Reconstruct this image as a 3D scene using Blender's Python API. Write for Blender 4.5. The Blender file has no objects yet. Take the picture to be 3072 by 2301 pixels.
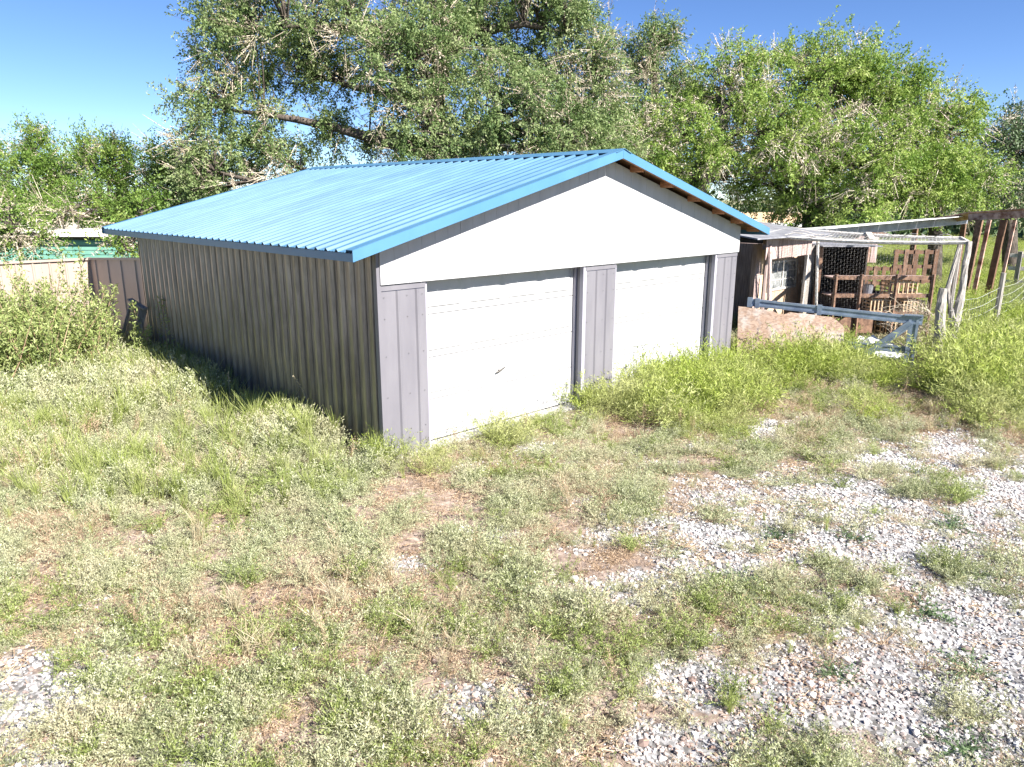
import bpy, math, random
import numpy as np
from mathutils import Vector, Matrix

random.seed(7)
RNG = np.random.default_rng(11)
scene = bpy.context.scene
COL = scene.collection

# ------------------------------------------------------------------ camera
CAM = np.array([-4.6966, -7.0897, 3.1087])
YAW, PITCH, ROLL, FPX = 0.7648, 0.2482, 0.0013, 2184.6
W0, H0 = 3072.0, 2301.0
_cy, _sy, _cp, _sp = math.cos(YAW), math.sin(YAW), math.cos(PITCH), math.sin(PITCH)
FWD = np.array([_sy * _cp, _cy * _cp, -_sp])
_r = np.array([_cy, -_sy, 0.0]); _u = np.cross(_r, FWD)
RIGHT = _r * math.cos(ROLL) + _u * math.sin(ROLL)
UP = -_r * math.sin(ROLL) + _u * math.cos(ROLL)
cd = bpy.data.cameras.new('camera'); cam = bpy.data.objects.new('camera', cd); COL.objects.link(cam)
cd.sensor_width = 36.0; cd.lens = 36.0 * FPX / W0; cd.clip_end = 5000; cd.clip_start = 0.05
m = Matrix.Identity(4)
for i in range(3):
    m[i][0], m[i][1], m[i][2], m[i][3] = RIGHT[i], UP[i], -FWD[i], CAM[i]
cam.matrix_world = m
scene.camera = cam

# ------------------------------------------------------------------ sky, sun, exposure
SUN_EL = math.radians(38.5)
SUN_AZ = math.radians(176.0)          # from +Y, clockwise seen from above
sun_from = Vector((math.sin(SUN_AZ) * math.cos(SUN_EL), math.cos(SUN_AZ) * math.cos(SUN_EL), math.sin(SUN_EL)))
world = bpy.data.worlds.new('World'); scene.world = world; world.use_nodes = True
wn = world.node_tree; bg = wn.nodes['Background']
sky = wn.nodes.new('ShaderNodeTexSky'); sky.sky_type = 'NISHITA'; sky.sun_disc = False
sky.sun_elevation = SUN_EL; sky.sun_rotation = SUN_AZ
sky.air_density = 0.8; sky.dust_density = 0.12; sky.ozone_density = 3.5; sky.altitude = 1800
hs_ = wn.nodes.new('ShaderNodeHueSaturation'); hs_.inputs['Saturation'].default_value = 1.12; hs_.inputs['Hue'].default_value = 0.508
wn.links.new(sky.outputs[0], hs_.inputs['Color']); wn.links.new(hs_.outputs[0], bg.inputs[0]); bg.inputs[1].default_value = 0.06
sl = bpy.data.lights.new('sun', 'SUN'); sl.energy = 5.0; sl.angle = math.radians(0.5); sl.color = (1.0, 0.95, 0.87)
so = bpy.data.objects.new('sun', sl); COL.objects.link(so)
so.rotation_euler = (-sun_from).to_track_quat('-Z', 'Y').to_euler()
vs = scene.view_settings
vs.view_transform = 'Standard'; vs.look = 'None'; vs.gamma = 1.0; vs.use_curve_mapping = False
vs.exposure = 1.7
scene.cycles.max_bounces = 5; scene.cycles.diffuse_bounces = 3; scene.cycles.glossy_bounces = 2
scene.cycles.transmission_bounces = 3; scene.cycles.transparent_max_bounces = 4

# ------------------------------------------------------------------ helpers
def ray(px, py):
    return FWD + RIGHT * (px - W0 / 2) / FPX - UP * (py - H0 / 2) / FPX
def at(px, py, D):
    return CAM + D * ray(px, py)
def onplane(px, py, axis, val):
    r = ray(px, py); t = (val - CAM[axis]) / r[axis]
    return CAM + t * r
def gz(px, py, z=0.0):
    return onplane(px, py, 2, z)
def project(P):
    d = P - CAM; w = d @ FWD
    w = np.where(np.abs(w) < 1e-6, 1e-6, w)
    return W0 / 2 + FPX * (d @ RIGHT) / w, H0 / 2 - FPX * (d @ UP) / w, w

def tag(o, label=None, cat=None, group=None, kind=None):
    if label: o['label'] = label
    if cat: o['category'] = cat
    if group: o['group'] = group
    if kind: o['kind'] = kind
    return o
def empty(name, loc, label, cat, group=None, rz=0.0):
    o = bpy.data.objects.new(name, None); COL.objects.link(o)
    o.location = loc; o.rotation_euler = (0, 0, rz); o.empty_display_size = 0.2
    return tag(o, label, cat, group)
def link(name, me, mat, parent=None, loc=None, rot=None):
    o = bpy.data.objects.new(name, me); COL.objects.link(o)
    if mat is not None and len(me.materials) == 0: me.materials.append(mat)
    if parent is not None: o.parent = parent
    if loc is not None: o.location = loc
    if rot is not None: o.rotation_euler = rot
    return o
def mesh_np(name, V, F, smooth=False):
    """V (n,3), F list of int arrays with constant width"""
    me = bpy.data.meshes.new(name)
    V = np.asarray(V, np.float32); me.vertices.add(len(V)); me.vertices.foreach_set('co', V.ravel())
    if isinstance(F, np.ndarray): F = [F]
    tot = sum(f.size for f in F); npoly = sum(len(f) for f in F)
    me.loops.add(tot); me.polygons.add(npoly)
    me.loops.foreach_set('vertex_index', np.concatenate([f.ravel() for f in F]).astype(np.int32))
    ls = []; s = 0
    for f in F:
        ls.append(s + np.arange(len(f)) * f.shape[1]); s += f.size
    me.polygons.foreach_set('loop_start', np.concatenate(ls).astype(np.int32))
    if smooth: me.polygons.foreach_set('use_smooth', np.ones(npoly, bool))
    me.update(calc_edges=True); me.validate()
    return me

class MB:
    """collects boxes, prisms and tubes; build() links ONE mesh"""
    def __init__(s): s.v = []; s.f = []
    def add(s, vs, fs):
        n = len(s.v); s.v += [tuple(map(float, p)) for p in vs]; s.f += [tuple(i + n for i in f) for f in fs]; return s
    def box(s, x0, x1, y0, y1, z0, z1):
        return s.add([(x0, y0, z0), (x1, y0, z0), (x1, y1, z0), (x0, y1, z0), (x0, y0, z1), (x1, y0, z1), (x1, y1, z1), (x0, y1, z1)],
                     [(0, 3, 2, 1), (4, 5, 6, 7), (0, 1, 5, 4), (1, 2, 6, 5), (2, 3, 7, 6), (3, 0, 4, 7)])
    def hexa(s, p):
        return s.add(p, [(0, 3, 2, 1), (4, 5, 6, 7), (0, 1, 5, 4), (1, 2, 6, 5), (2, 3, 7, 6), (3, 0, 4, 7)])
    def bar(s, a, b, w, h, up=(0, 0, 1)):
        """square bar from a to b; w across, h along up"""
        a = Vector(a); b = Vector(b); d = (b - a).normalized(); u = Vector(up)
        side = d.cross(u)
        if side.length < 1e-4: side = d.cross(Vector((1, 0, 0)))
        side.normalize(); u = side.cross(d).normalized()
        p = []
        for c in (a, b):
            for sx, sz in ((-1, -1), (1, -1), (1, 1), (-1, 1)):
                p.append(c + side * (sx * w / 2) + u * (sz * h / 2))
        return s.add(p, [(0, 1, 2, 3), (7, 6, 5, 4), (0, 4, 5, 1), (1, 5, 6, 2), (2, 6, 7, 3), (3, 7, 4, 0)])
    def tube(s, pts, rad, k=6, cap=True):
        pts = [Vector(p) for p in pts]; n0 = len(s.v)
        if not hasattr(rad, '__len__'): rad = [rad] * len(pts)
        for i, p in enumerate(pts):
            d = (pts[min(i + 1, len(pts) - 1)] - pts[max(i - 1, 0)])
            d = d.normalized() if d.length > 1e-9 else Vector((0, 0, 1))
            a = d.cross(Vector((0.31, 0.17, 0.93)));  a = a.normalized() if a.length > 1e-3 else Vector((1, 0, 0))
            b = d.cross(a)
            for j in range(k):
                t = 2 * math.pi * j / k
                s.v.append(tuple(p + (a * math.cos(t) + b * math.sin(t)) * rad[i]))
        for i in range(len(pts) - 1):
            for j in range(k):
                q = n0 + i * k + j; r = n0 + i * k + (j + 1) % k
                s.f.append((q, r, r + k, q + k))
        if cap:
            s.f.append(tuple(n0 + j for j in reversed(range(k)))); e = n0 + (len(pts) - 1) * k
            s.f.append(tuple(e + j for j in range(k)))
        return s
    def mesh(s, name, smooth=False):
        me = bpy.data.meshes.new(name); me.from_pydata(s.v, [], s.f)
        if smooth: me.polygons.foreach_set('use_smooth', [True] * len(me.polygons))
        me.update(); return me
    def build(s, name, mat, parent=None, loc=None, smooth=False, bevel=0.0):
        o = link(name, s.mesh(name, smooth), mat, parent, loc)
        if bevel:
            b = o.modifiers.new('bevel', 'BEVEL'); b.width = bevel; b.segments = 1; b.limit_method = 'ANGLE'
        return o

# value noise ------------------------------------------------------
def _hash(ix, iy, seed):
    h = (ix.astype(np.int64) * 374761393 + iy.astype(np.int64) * 668265263 + seed * 1442695041) & 0x7fffffff
    h = ((h ^ (h >> 13)) * 1274126177) & 0x7fffffff
    return ((h ^ (h >> 16)) & 0xffff) / 65535.0
def vnoise(x, y, seed=0):
    ix = np.floor(x); iy = np.floor(y); fx = x - ix; fy = y - iy
    fx = fx * fx * (3 - 2 * fx); fy = fy * fy * (3 - 2 * fy)
    a = _hash(ix, iy, seed); b = _hash(ix + 1, iy, seed); c = _hash(ix, iy + 1, seed); d = _hash(ix + 1, iy + 1, seed)
    return (a * (1 - fx) + b * fx) * (1 - fy) + (c * (1 - fx) + d * fx) * fy
def fbm(x, y, seed=0, oct=4):
    r = 0; a = 0.5; t = 0
    for o in range(oct):
        r = r + a * vnoise(x * 2 ** o, y * 2 ** o, seed + o * 17); t += a; a *= 0.5
    return r / t

# ------------------------------------------------------------------ materials
def new_mat(name):
    mt = bpy.data.materials.new(name); mt.use_nodes = True
    nt = mt.node_tree; b = nt.nodes['Principled BSDF']
    return mt, nt, b
def N(nt, t, **kw):
    n = nt.nodes.new(t)
    for k, v in kw.items(): setattr(n, k, v)
    return n
def ramp(nt, fac, stops):
    r = N(nt, 'ShaderNodeValToRGB'); e = r.color_ramp.elements
    while len(e) < len(stops): e.new(0.5)
    for el, (p, c) in zip(e, stops):
        el.position = p; el.color = (*c, 1) if len(c) == 3 else c
    nt.links.new(fac, r.inputs[0]); return r.outputs[0]
def noise_tex(nt, scale, detail=4, rough=0.6, vec=None, coord='Object', stretch=None):
    if vec is None:
        tc = N(nt, 'ShaderNodeTexCoord'); vec = tc.outputs[coord]
        if coord == 'Position':
            pass
    if stretch:
        mp = N(nt, 'ShaderNodeMapping'); mp.inputs['Scale'].default_value = stretch
        nt.links.new(vec, mp.inputs[0]); vec = mp.outputs[0]
    n = N(nt, 'ShaderNodeTexNoise'); n.inputs['Scale'].default_value = scale
    n.inputs['Detail'].default_value = detail; n.inputs['Roughness'].default_value = rough
    nt.links.new(vec, n.inputs['Vector']); return n.outputs[0]
def bump(nt, b, h, strength=0.3, dist=0.01):
    bp = N(nt, 'ShaderNodeBump'); bp.inputs['Strength'].default_value = strength; bp.inputs['Distance'].default_value = dist
    nt.links.new(h, bp.inputs['Height']); nt.links.new(bp.outputs[0], b.inputs['Normal'])
def worldpos(nt):
    return N(nt, 'ShaderNodeNewGeometry').outputs['Position']

def simple(name, c0, c1, scale=6, rough=0.6, metal=0.0, stretch=None, bumps=0.0, spec=0.5, detail=4, coord_world=True, lo=0.35, hi=0.65):
    mt, nt, b = new_mat(name)
    v = worldpos(nt) if coord_world else None
    f = noise_tex(nt, scale, detail, 0.6, vec=v, stretch=stretch)
    nt.links.new(ramp(nt, f, [(lo, c0), (hi, c1)]), b.inputs['Base Color'])
    b.inputs['Roughness'].default_value = rough; b.inputs['Metallic'].default_value = metal
    b.inputs['Specular IOR Level'].default_value = spec
    if bumps: bump(nt, b, f, bumps, 0.01)
    return mt
M = {}
def roof_mat():
    mt, nt, b = new_mat('blue_roof_paint'); v = worldpos(nt)
    c1 = ramp(nt, noise_tex(nt, 0.9, 5, 0.6, vec=v), [(0.3, (0.046, 0.128, 0.226)), (0.7, (0.066, 0.162, 0.272))])
    st = noise_tex(nt, 1.0, 4, 0.65, vec=v, stretch=(0.7, 9.0, 0.7))
    c2 = ramp(nt, st, [(0.35, (0.80, 0.82, 0.84)), (0.6, (1.0, 1.0, 1.0)), (0.8, (1.25, 1.18, 1.12))])
    mx = N(nt, 'ShaderNodeMix', data_type='RGBA', blend_type='MULTIPLY'); mx.inputs[0].default_value = 1.0
    nt.links.new(c1, mx.inputs[6]); nt.links.new(c2, mx.inputs[7]); nt.links.new(mx.outputs[2], b.inputs['Base Color'])
    rr = N(nt, 'ShaderNodeMapRange'); rr.inputs[3].default_value = 0.30; rr.inputs[4].default_value = 0.50; nt.links.new(st, rr.inputs[0]); nt.links.new(rr.outputs[0], b.inputs['Roughness'])
    bump(nt, b, noise_tex(nt, 2.2, 2, 0.5, vec=v), 0.10, 0.02); return mt
M['roof_blue'] = roof_mat()
M['trim_blue'] = simple('blue_trim_paint', (0.060, 0.165, 0.29), (0.07, 0.182, 0.315), 2.0, 0.36, 0.0, spec=0.5)
M['wall_metal'] = None
M['white_wood'] = simple('white_painted_siding', (0.37, 0.37, 0.385), (0.43, 0.43, 0.445), 5, 0.6, stretch=(1, 1, 0.15), bumps=0.05)
M['white_door'] = simple('white_door_enamel', (0.36, 0.36, 0.37), (0.40, 0.40, 0.41), 2.5, 0.45, bumps=0.02)
M['lilac_metal'] = simple('pale_grey_lilac_sheet', (0.132, 0.127, 0.146), (0.165, 0.159, 0.178), 3.0, 0.42, 0.0, stretch=(1, 1, 0.2))
M['white_trim'] = simple('white_jamb_paint', (0.26, 0.25, 0.30), (0.34, 0.33, 0.38), 9, 0.5, stretch=(1, 1, 0.1))
M['raw_wood'] = simple('orange_brown_lumber', (0.24, 0.10, 0.045), (0.40, 0.18, 0.08), 14, 0.7, stretch=(0.3, 1, 3), bumps=0.2)
M['deck_wood'] = simple('dark_sheathing', (0.09, 0.045, 0.025), (0.16, 0.085, 0.05), 8, 0.8)
M['shaded_wood'] = simple('shaded_boards', (0.018, 0.013, 0.010), (0.045, 0.033, 0.026), 9, 0.85)  # shade of the stall and shelter insides put into the board colour
M['old_wood'] = simple('weathered_grey_wood', (0.13, 0.115, 0.105), (0.42, 0.39, 0.36), 16, 0.85, stretch=(3, 3, 0.25), bumps=0.6, lo=0.3, hi=0.7)
M['bleached_wood'] = simple('bleached_pole_wood', (0.36, 0.33, 0.30), (0.62, 0.59, 0.55), 18, 0.85, bumps=0.5)
M['mauve_wood'] = simple('mauve_brown_boards', (0.20, 0.125, 0.115), (0.50, 0.40, 0.37), 11, 0.85, stretch=(3, 3, 0.2), bumps=0.4, lo=0.3, hi=0.7)
M['brown_wood'] = simple('brown_shelf_boards', (0.085, 0.045, 0.03), (0.24, 0.14, 0.09), 10, 0.8, bumps=0.4)
M['crate_wood'] = simple('pale_crate_slats', (0.36, 0.24, 0.14), (0.58, 0.43, 0.28), 18, 0.8, bumps=0.2)
M['rust'] = simple('rusty_sheet', (0.15, 0.06, 0.035), (0.50, 0.34, 0.28), 5, 0.75, bumps=0.3, lo=0.35, hi=0.6)
M['galv'] = simple('grey_galvanised_sheet', (0.20, 0.20, 0.23), (0.34, 0.34, 0.37), 4, 0.45, 0.3)
M['pale_sheet'] = simple('pale_roofing_sheet', (0.52, 0.53, 0.55), (0.72, 0.72, 0.73), 3, 0.5)
M['gate_steel'] = simple('blue_grey_gate_steel', (0.17, 0.22, 0.31), (0.26, 0.32, 0.42), 7, 0.25, 0.4, spec=0.6)
M['wire'] = simple('pale_fence_wire', (0.42, 0.42, 0.42), (0.60, 0.60, 0.58), 9, 0.45, 0.2)
M['dark_wire'] = simple('poultry_wire', (0.13, 0.12, 0.115), (0.22, 0.21, 0.20), 9, 0.6, 0.2)
M['tan_wall'] = simple('tan_coop_plaster', (0.46, 0.33, 0.22), (0.60, 0.45, 0.31), 3, 0.85, bumps=0.1)
M['fence_metal'] = simple('cream_tan_fence_sheet', (0.32, 0.25, 0.21), (0.36, 0.285, 0.24), 2, 0.45)
M['green_siding'] = simple('sea_green_siding', (0.12, 0.30, 0.24), (0.17, 0.36, 0.29), 3, 0.6)
M['cream_paint'] = simple('cream_paint', (0.62, 0.57, 0.50), (0.72, 0.68, 0.62), 3, 0.6)
M['black'] = simple('black_rubber', (0.012, 0.012, 0.014), (0.03, 0.03, 0.03), 8, 0.6)
M['steel_dark'] = simple('dark_door_hardware', (0.06, 0.055, 0.05), (0.12, 0.11, 0.10), 30, 0.35, 0.7)
M['screw'] = simple('dark_screw', (0.05, 0.05, 0.05), (0.09, 0.09, 0.09), 30, 0.5)
M['concrete'] = simple('concrete_slab', (0.34, 0.33, 0.32), (0.48, 0.47, 0.45), 9, 0.9, bumps=0.3)
def glass_mat():
    mt, nt, b = new_mat('dusty_window_glass')
    f = noise_tex(nt, 7, 3, 0.6, vec=worldpos(nt))
    nt.links.new(ramp(nt, f, [(0.3, (0.10, 0.11, 0.11)), (0.7, (0.42, 0.43, 0.43))]), b.inputs['Base Color'])
    b.inputs['Roughness'].default_value = 0.12; return mt
M['glass'] = glass_mat()
def wall_metal():
    mt, nt, b = new_mat('brown_grey_wall_sheet')
    v = worldpos(nt)
    f = noise_tex(nt, 1.7, 5, 0.65, vec=v, stretch=(1, 2.5, 0.5))
    g = noise_tex(nt, 40, 3, 0.7, vec=v, stretch=(1, 1, 0.06))
    c1 = ramp(nt, f, [(0.3, (0.17, 0.16, 0.155)), (0.7, (0.29, 0.277, 0.27))])
    c2 = ramp(nt, g, [(0.35, (0.72, 0.72, 0.72)), (0.65, (1.1, 1.1, 1.1))])
    mx = N(nt, 'ShaderNodeMix', data_type='RGBA', blend_type='MULTIPLY'); mx.inputs[0].default_value = 1.0
    nt.links.new(c1, mx.inputs[6]); nt.links.new(c2, mx.inputs[7])
    nt.links.new(mx.outputs[2], b.inputs['Base Color'])
    b.inputs['Roughness'].default_value = 0.30; b.inputs['Metallic'].default_value = 0.65; b.inputs['Specular IOR Level'].default_value = 0.6
    return mt
M['wall_metal'] = wall_metal()
def osb_mat():
    mt, nt, b = new_mat('weathered_strand_board')
    v = worldpos(nt)
    vo = N(nt, 'ShaderNodeTexVoronoi'); vo.inputs['Scale'].default_value = 26
    mp = N(nt, 'ShaderNodeMapping'); mp.inputs['Scale'].default_value = (1, 0.8, 1.6); nt.links.new(v, mp.inputs[0]); nt.links.new(mp.outputs[0], vo.inputs['Vector'])
    sep = N(nt, 'ShaderNodeSeparateColor'); nt.links.new(vo.outputs['Color'], sep.inputs[0])
    c1 = ramp(nt, sep.outputs[0], [(0.0, (0.09, 0.05, 0.03)), (0.5, (0.25, 0.17, 0.125)), (1.0, (0.36, 0.28, 0.225))])
    f = noise_tex(nt, 3.0, 5, 0.65, vec=v)
    c2 = ramp(nt, f, [(0.45, (0.27, 0.185, 0.14)), (0.60, (0.37, 0.35, 0.345))])
    mx = N(nt, 'ShaderNodeMix', data_type='RGBA'); mx.inputs[0].default_value = 0.55
    nt.links.new(c1, mx.inputs[6]); nt.links.new(c2, mx.inputs[7]); nt.links.new(mx.outputs[2], b.inputs['Base Color'])
    b.inputs['Roughness'].default_value = 0.85; bump(nt, b, sep.outputs[0], 0.3, 0.004)
    return mt
M['osb'] = osb_mat()
def leaf_mat(name, cols, trans=0.35, patch=None, patch_scale=0.9, rough=0.55, clump=0.0):
    """cols: three colours picked leaf by leaf; patch: a second colour that drifts over the ground"""
    mt, nt, b = new_mat(name)
    g = N(nt, 'ShaderNodeNewGeometry'); oi = N(nt, 'ShaderNodeObjectInfo')
    ad = N(nt, 'ShaderNodeMath', operation='ADD'); nt.links.new(g.outputs['Random Per Island'], ad.inputs[0])
    mu = N(nt, 'ShaderNodeMath', operation='MULTIPLY'); mu.inputs[1].default_value = 0.6
    nt.links.new(oi.outputs['Random'], mu.inputs[0]); nt.links.new(mu.outputs[0], ad.inputs[1])
    dv = N(nt, 'ShaderNodeMath', operation='MULTIPLY'); dv.inputs[1].default_value = 0.625; nt.links.new(ad.outputs[0], dv.inputs[0])
    fac = dv.outputs[0]
    if clump:
        cn = noise_tex(nt, clump, 2, 0.5, vec=g.outputs['Position'])
        cr = N(nt, 'ShaderNodeMapRange'); cr.inputs[1].default_value = 0.28; cr.inputs[2].default_value = 0.72; nt.links.new(cn, cr.inputs[0])
        cm = N(nt, 'ShaderNodeMath', operation='MULTIPLY'); cm.inputs[1].default_value = 0.62; nt.links.new(cr.outputs[0], cm.inputs[0])
        im = N(nt, 'ShaderNodeMath', operation='MULTIPLY_ADD'); im.inputs[1].default_value = 0.38; nt.links.new(g.outputs['Random Per Island'], im.inputs[0]); nt.links.new(cm.outputs[0], im.inputs[2])
        fac = im.outputs[0]
    n = len(cols); c = ramp(nt, fac, [(i / (n - 1), cols[i]) for i in range(n)])
    if patch:
        f = noise_tex(nt, patch_scale, 3, 0.6, vec=g.outputs['Position'])
        fr = N(nt, 'ShaderNodeMapRange'); fr.inputs[1].default_value = 0.45; fr.inputs[2].default_value = 0.65
        nt.links.new(f, fr.inputs[0])
        mx = N(nt, 'ShaderNodeMix', data_type='RGBA'); nt.links.new(fr.outputs[0], mx.inputs[0])
        nt.links.new(c, mx.inputs[6]); mx.inputs[7].default_value = (*patch, 1); c = mx.outputs[2]
    nt.links.new(c, b.inputs['Base Color']); b.inputs['Roughness'].default_value = rough
    b.inputs['Specular IOR Level'].default_value = 0.35
    if trans:
        t = N(nt, 'ShaderNodeBsdfTranslucent'); nt.links.new(c, t.inputs[0])
        ms = N(nt, 'ShaderNodeMixShader'); ms.inputs[0].default_value = trans
        nt.links.new(b.outputs[0], ms.inputs[1]); nt.links.new(t.outputs[0], ms.inputs[2])
        nt.links.new(ms.outputs[0], nt.nodes['Material Output'].inputs[0])
    return mt
M['leaf_big'] = leaf_mat('cottonwood_leaves', [(0.04, 0.08, 0.025), (0.12, 0.19, 0.06), (0.27, 0.34, 0.14), (0.46, 0.48, 0.28)], 0.42, clump=1.5)
M['leaf_elm'] = leaf_mat('elm_leaves', [(0.045, 0.10, 0.014), (0.15, 0.25, 0.04), (0.31, 0.40, 0.10), (0.48, 0.51, 0.22)], 0.42, clump=1.3)
M['leaf_young'] = leaf_mat('young_tree_leaves', [(0.07, 0.13, 0.025), (0.15, 0.25, 0.045), (0.36, 0.43, 0.12)], 0.42, clump=1.6)
M['leaf_far'] = leaf_mat('far_leaves', [(0.05, 0.09, 0.04), (0.09, 0.14, 0.06), (0.14, 0.18, 0.09)], 0.25)
M['leaf_bush'] = leaf_mat('willow_bush_leaves', [(0.10, 0.15, 0.04), (0.28, 0.34, 0.11), (0.54, 0.57, 0.29)], 0.38, clump=4.0)
M['dry_twig'] = leaf_mat('dry_twigs', [(0.26, 0.21, 0.15), (0.44, 0.38, 0.29), (0.62, 0.56, 0.46)], 0.0)
M['bark'] = simple('dark_bark', (0.035, 0.027, 0.022), (0.13, 0.105, 0.085), 9, 0.9, stretch=(2, 2, 0.4), bumps=0.6)
M['weed_kochia'] = leaf_mat('bright_kochia', [(0.15, 0.22, 0.03), (0.30, 0.38, 0.065), (0.46, 0.50, 0.15)], 0.4, patch=(0.42, 0.44, 0.19), patch_scale=0.8)
M['weed_sage'] = leaf_mat('pale_sage_weed', [(0.10, 0.125, 0.05), (0.29, 0.32, 0.165), (0.46, 0.48, 0.29), (0.66, 0.66, 0.49)], 0.3, patch=(0.48, 0.45, 0.30), patch_scale=1.3)
M['weed_green'] = leaf_mat('low_green_weed', [(0.10, 0.14, 0.03), (0.25, 0.31, 0.09), (0.44, 0.48, 0.20)], 0.3)
M['weed_dark'] = leaf_mat('dark_blue_green_weed', [(0.06, 0.11, 0.05), (0.13, 0.20, 0.09), (0.25, 0.32, 0.16)], 0.3)
M['weed_dry'] = leaf_mat('dry_straw_weed', [(0.22, 0.14, 0.09), (0.40, 0.29, 0.19), (0.60, 0.48, 0.35)], 0.15)
M['grass'] = leaf_mat('wild_grass', [(0.20, 0.26, 0.06), (0.36, 0.41, 0.13), (0.52, 0.54, 0.27)], 0.4)
M['straw'] = leaf_mat('pale_straw_grass', [(0.34, 0.27, 0.16), (0.48, 0.41, 0.27), (0.60, 0.56, 0.42)], 0.2)
def stone_mat():
    mt, nt, b = new_mat('pale_gravel_stone')
    g = N(nt, 'ShaderNodeNewGeometry'); oi = N(nt, 'ShaderNodeObjectInfo')
    c = ramp(nt, oi.outputs['Random'], [(0.0, (0.22, 0.16, 0.14)), (0.25, (0.28, 0.26, 0.26)), (0.5, (0.47, 0.46, 0.455)), (1.0, (0.63, 0.62, 0.615))])
    at_ = N(nt, 'ShaderNodeAttribute', attribute_name='warm', attribute_type='INSTANCER')
    mx = N(nt, 'ShaderNodeMix', data_type='RGBA'); nt.links.new(at_.outputs['Fac'], mx.inputs[0])
    c2 = ramp(nt, oi.outputs['Random'], [(0.0, (0.14, 0.085, 0.065)), (0.5, (0.31, 0.22, 0.18)), (1.0, (0.48, 0.41, 0.37))])
    nt.links.new(c, mx.inputs[6]); nt.links.new(c2, mx.inputs[7]); nt.links.new(mx.outputs[2], b.inputs['Base Color'])
    b.inputs['Roughness'].default_value = 0.8
    return mt
M['stone'] = stone_mat()
def ground_mat():
    mt, nt, b = new_mat('gravelly_soil')
    v = worldpos(nt)
    at_ = N(nt, 'ShaderNodeAttribute', attribute_name='gravel')
    vo = N(nt, 'ShaderNodeTexVoronoi'); vo.inputs['Scale'].default_value = 38; nt.links.new(v, vo.inputs['Vector'])
    sep = N(nt, 'ShaderNodeSeparateColor'); nt.links.new(vo.outputs['Color'], sep.inputs[0])
    cg = ramp(nt, sep.outputs[0], [(0.0, (0.08, 0.075, 0.07)), (0.5, (0.20, 0.195, 0.195)), (1.0, (0.38, 0.375, 0.38))])
    f = noise_tex(nt, 14, 6, 0.7, vec=v)
    cs = ramp(nt, f, [(0.3, (0.09, 0.062, 0.05)), (0.5, (0.24, 0.18, 0.145)), (0.72, (0.46, 0.385, 0.33))])
    f2 = noise_tex(nt, 9, 5, 0.7, vec=v)
    ad = N(nt, 'ShaderNodeMath', operation='ADD'); nt.links.new(at_.outputs['Fac'], ad.inputs[0])
    m2 = N(nt, 'ShaderNodeMath', operation='MULTIPLY_ADD'); nt.links.new(f2, m2.inputs[0]); m2.inputs[1].default_value = 1.2; m2.inputs[2].default_value = -0.6
    nt.links.new(m2.outputs[0], ad.inputs[1])
    mr = N(nt, 'ShaderNodeMapRange'); mr.inputs[1].default_value = 0.35; mr.inputs[2].default_value = 0.6; nt.links.new(ad.outputs[0], mr.inputs[0])
    mx = N(nt, 'ShaderNodeMix', data_type='RGBA'); nt.links.new(mr.outputs[0], mx.inputs[0])
    nt.links.new(cs, mx.inputs[6]); nt.links.new(cg, mx.inputs[7])
    # far away: dry pasture colour
    at2 = N(nt, 'ShaderNodeAttribute', attribute_name='far')
    cf = ramp(nt, noise_tex(nt, 0.6, 5, 0.6, vec=v), [(0.3, (0.12, 0.14, 0.05)), (0.7, (0.30, 0.27, 0.14))])
    mx2 = N(nt, 'ShaderNodeMix', data_type='RGBA'); nt.links.new(at2.outputs['Fac'], mx2.inputs[0])
    nt.links.new(mx.outputs[2], mx2.inputs[6]); nt.links.new(cf, mx2.inputs[7])
    nt.links.new(mx2.outputs[2], b.inputs['Base Color']); b.inputs['Roughness'].default_value = 0.95
    bump(nt, b, f, 0.5, 0.02)
    return mt
M['ground'] = ground_mat()

# ------------------------------------------------------------------ dimensions of the garage
GW, GL = 7.993, 8.182
ZR, ZE, OS, OF, OB = 3.781, 2.566, 0.523, 0.316, 0.333
SL = (ZR - ZE) / (GW / 2 + OS)
HB = 2.15
XM = GW / 2
def rz(x): return ZR - SL * abs(x - XM)

# ------------------------------------------------------------------ ground fields (functions of the place, shared by soil, stones and plants)
GRAVEL = [(2420, 1520, 330, 85), (2790, 1375, 230, 55), (2700, 1640, 420, 95), (2930, 1840, 330, 130), (2250, 1600, 230, 55),
          (1860, 1765, 180, 55), (2160, 1690, 170, 60), (2550, 2080, 330, 100), (2950, 2180, 260, 130), (1445, 1595, 85, 28),
          (1215, 1690, 110, 38), (180, 2090, 230, 85), (2060, 2040, 130, 75), (2300, 1290, 95, 38), (3030, 1240, 120, 40),
          (1600, 1350, 60, 26), (1850, 1590, 90, 30), (2000, 2230, 240, 70), (620, 2250, 90, 40), (1480, 2120, 150, 50), (80, 2290, 120, 50), (3100, 1500, 260, 120), (3250, 1900, 350, 250)]
WARM = [(2350, 2080, 330, 110), (1500, 2050, 380, 130), (2300, 2260, 450, 110), (1700, 1950, 250, 90), (900, 2150, 400, 120)]
DRY = [(2410, 1270, 150, 50), (2740, 1240, 130, 45), (2900, 1300, 180, 35), (1250, 1880, 120, 90), (1000, 1770, 110, 80), (700, 1960, 160, 60), (430, 1880, 180, 50),
       (520, 1440, 120, 60), (150, 1570, 160, 60), (1900, 1270, 70, 60), (1750, 1500, 90, 50), (1350, 1990, 100, 50), (1000, 2000, 150, 60), (300, 1330, 60, 40),
       (1180, 1750, 140, 60), (560, 1820, 150, 50), (800, 1880, 130, 60)]
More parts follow.
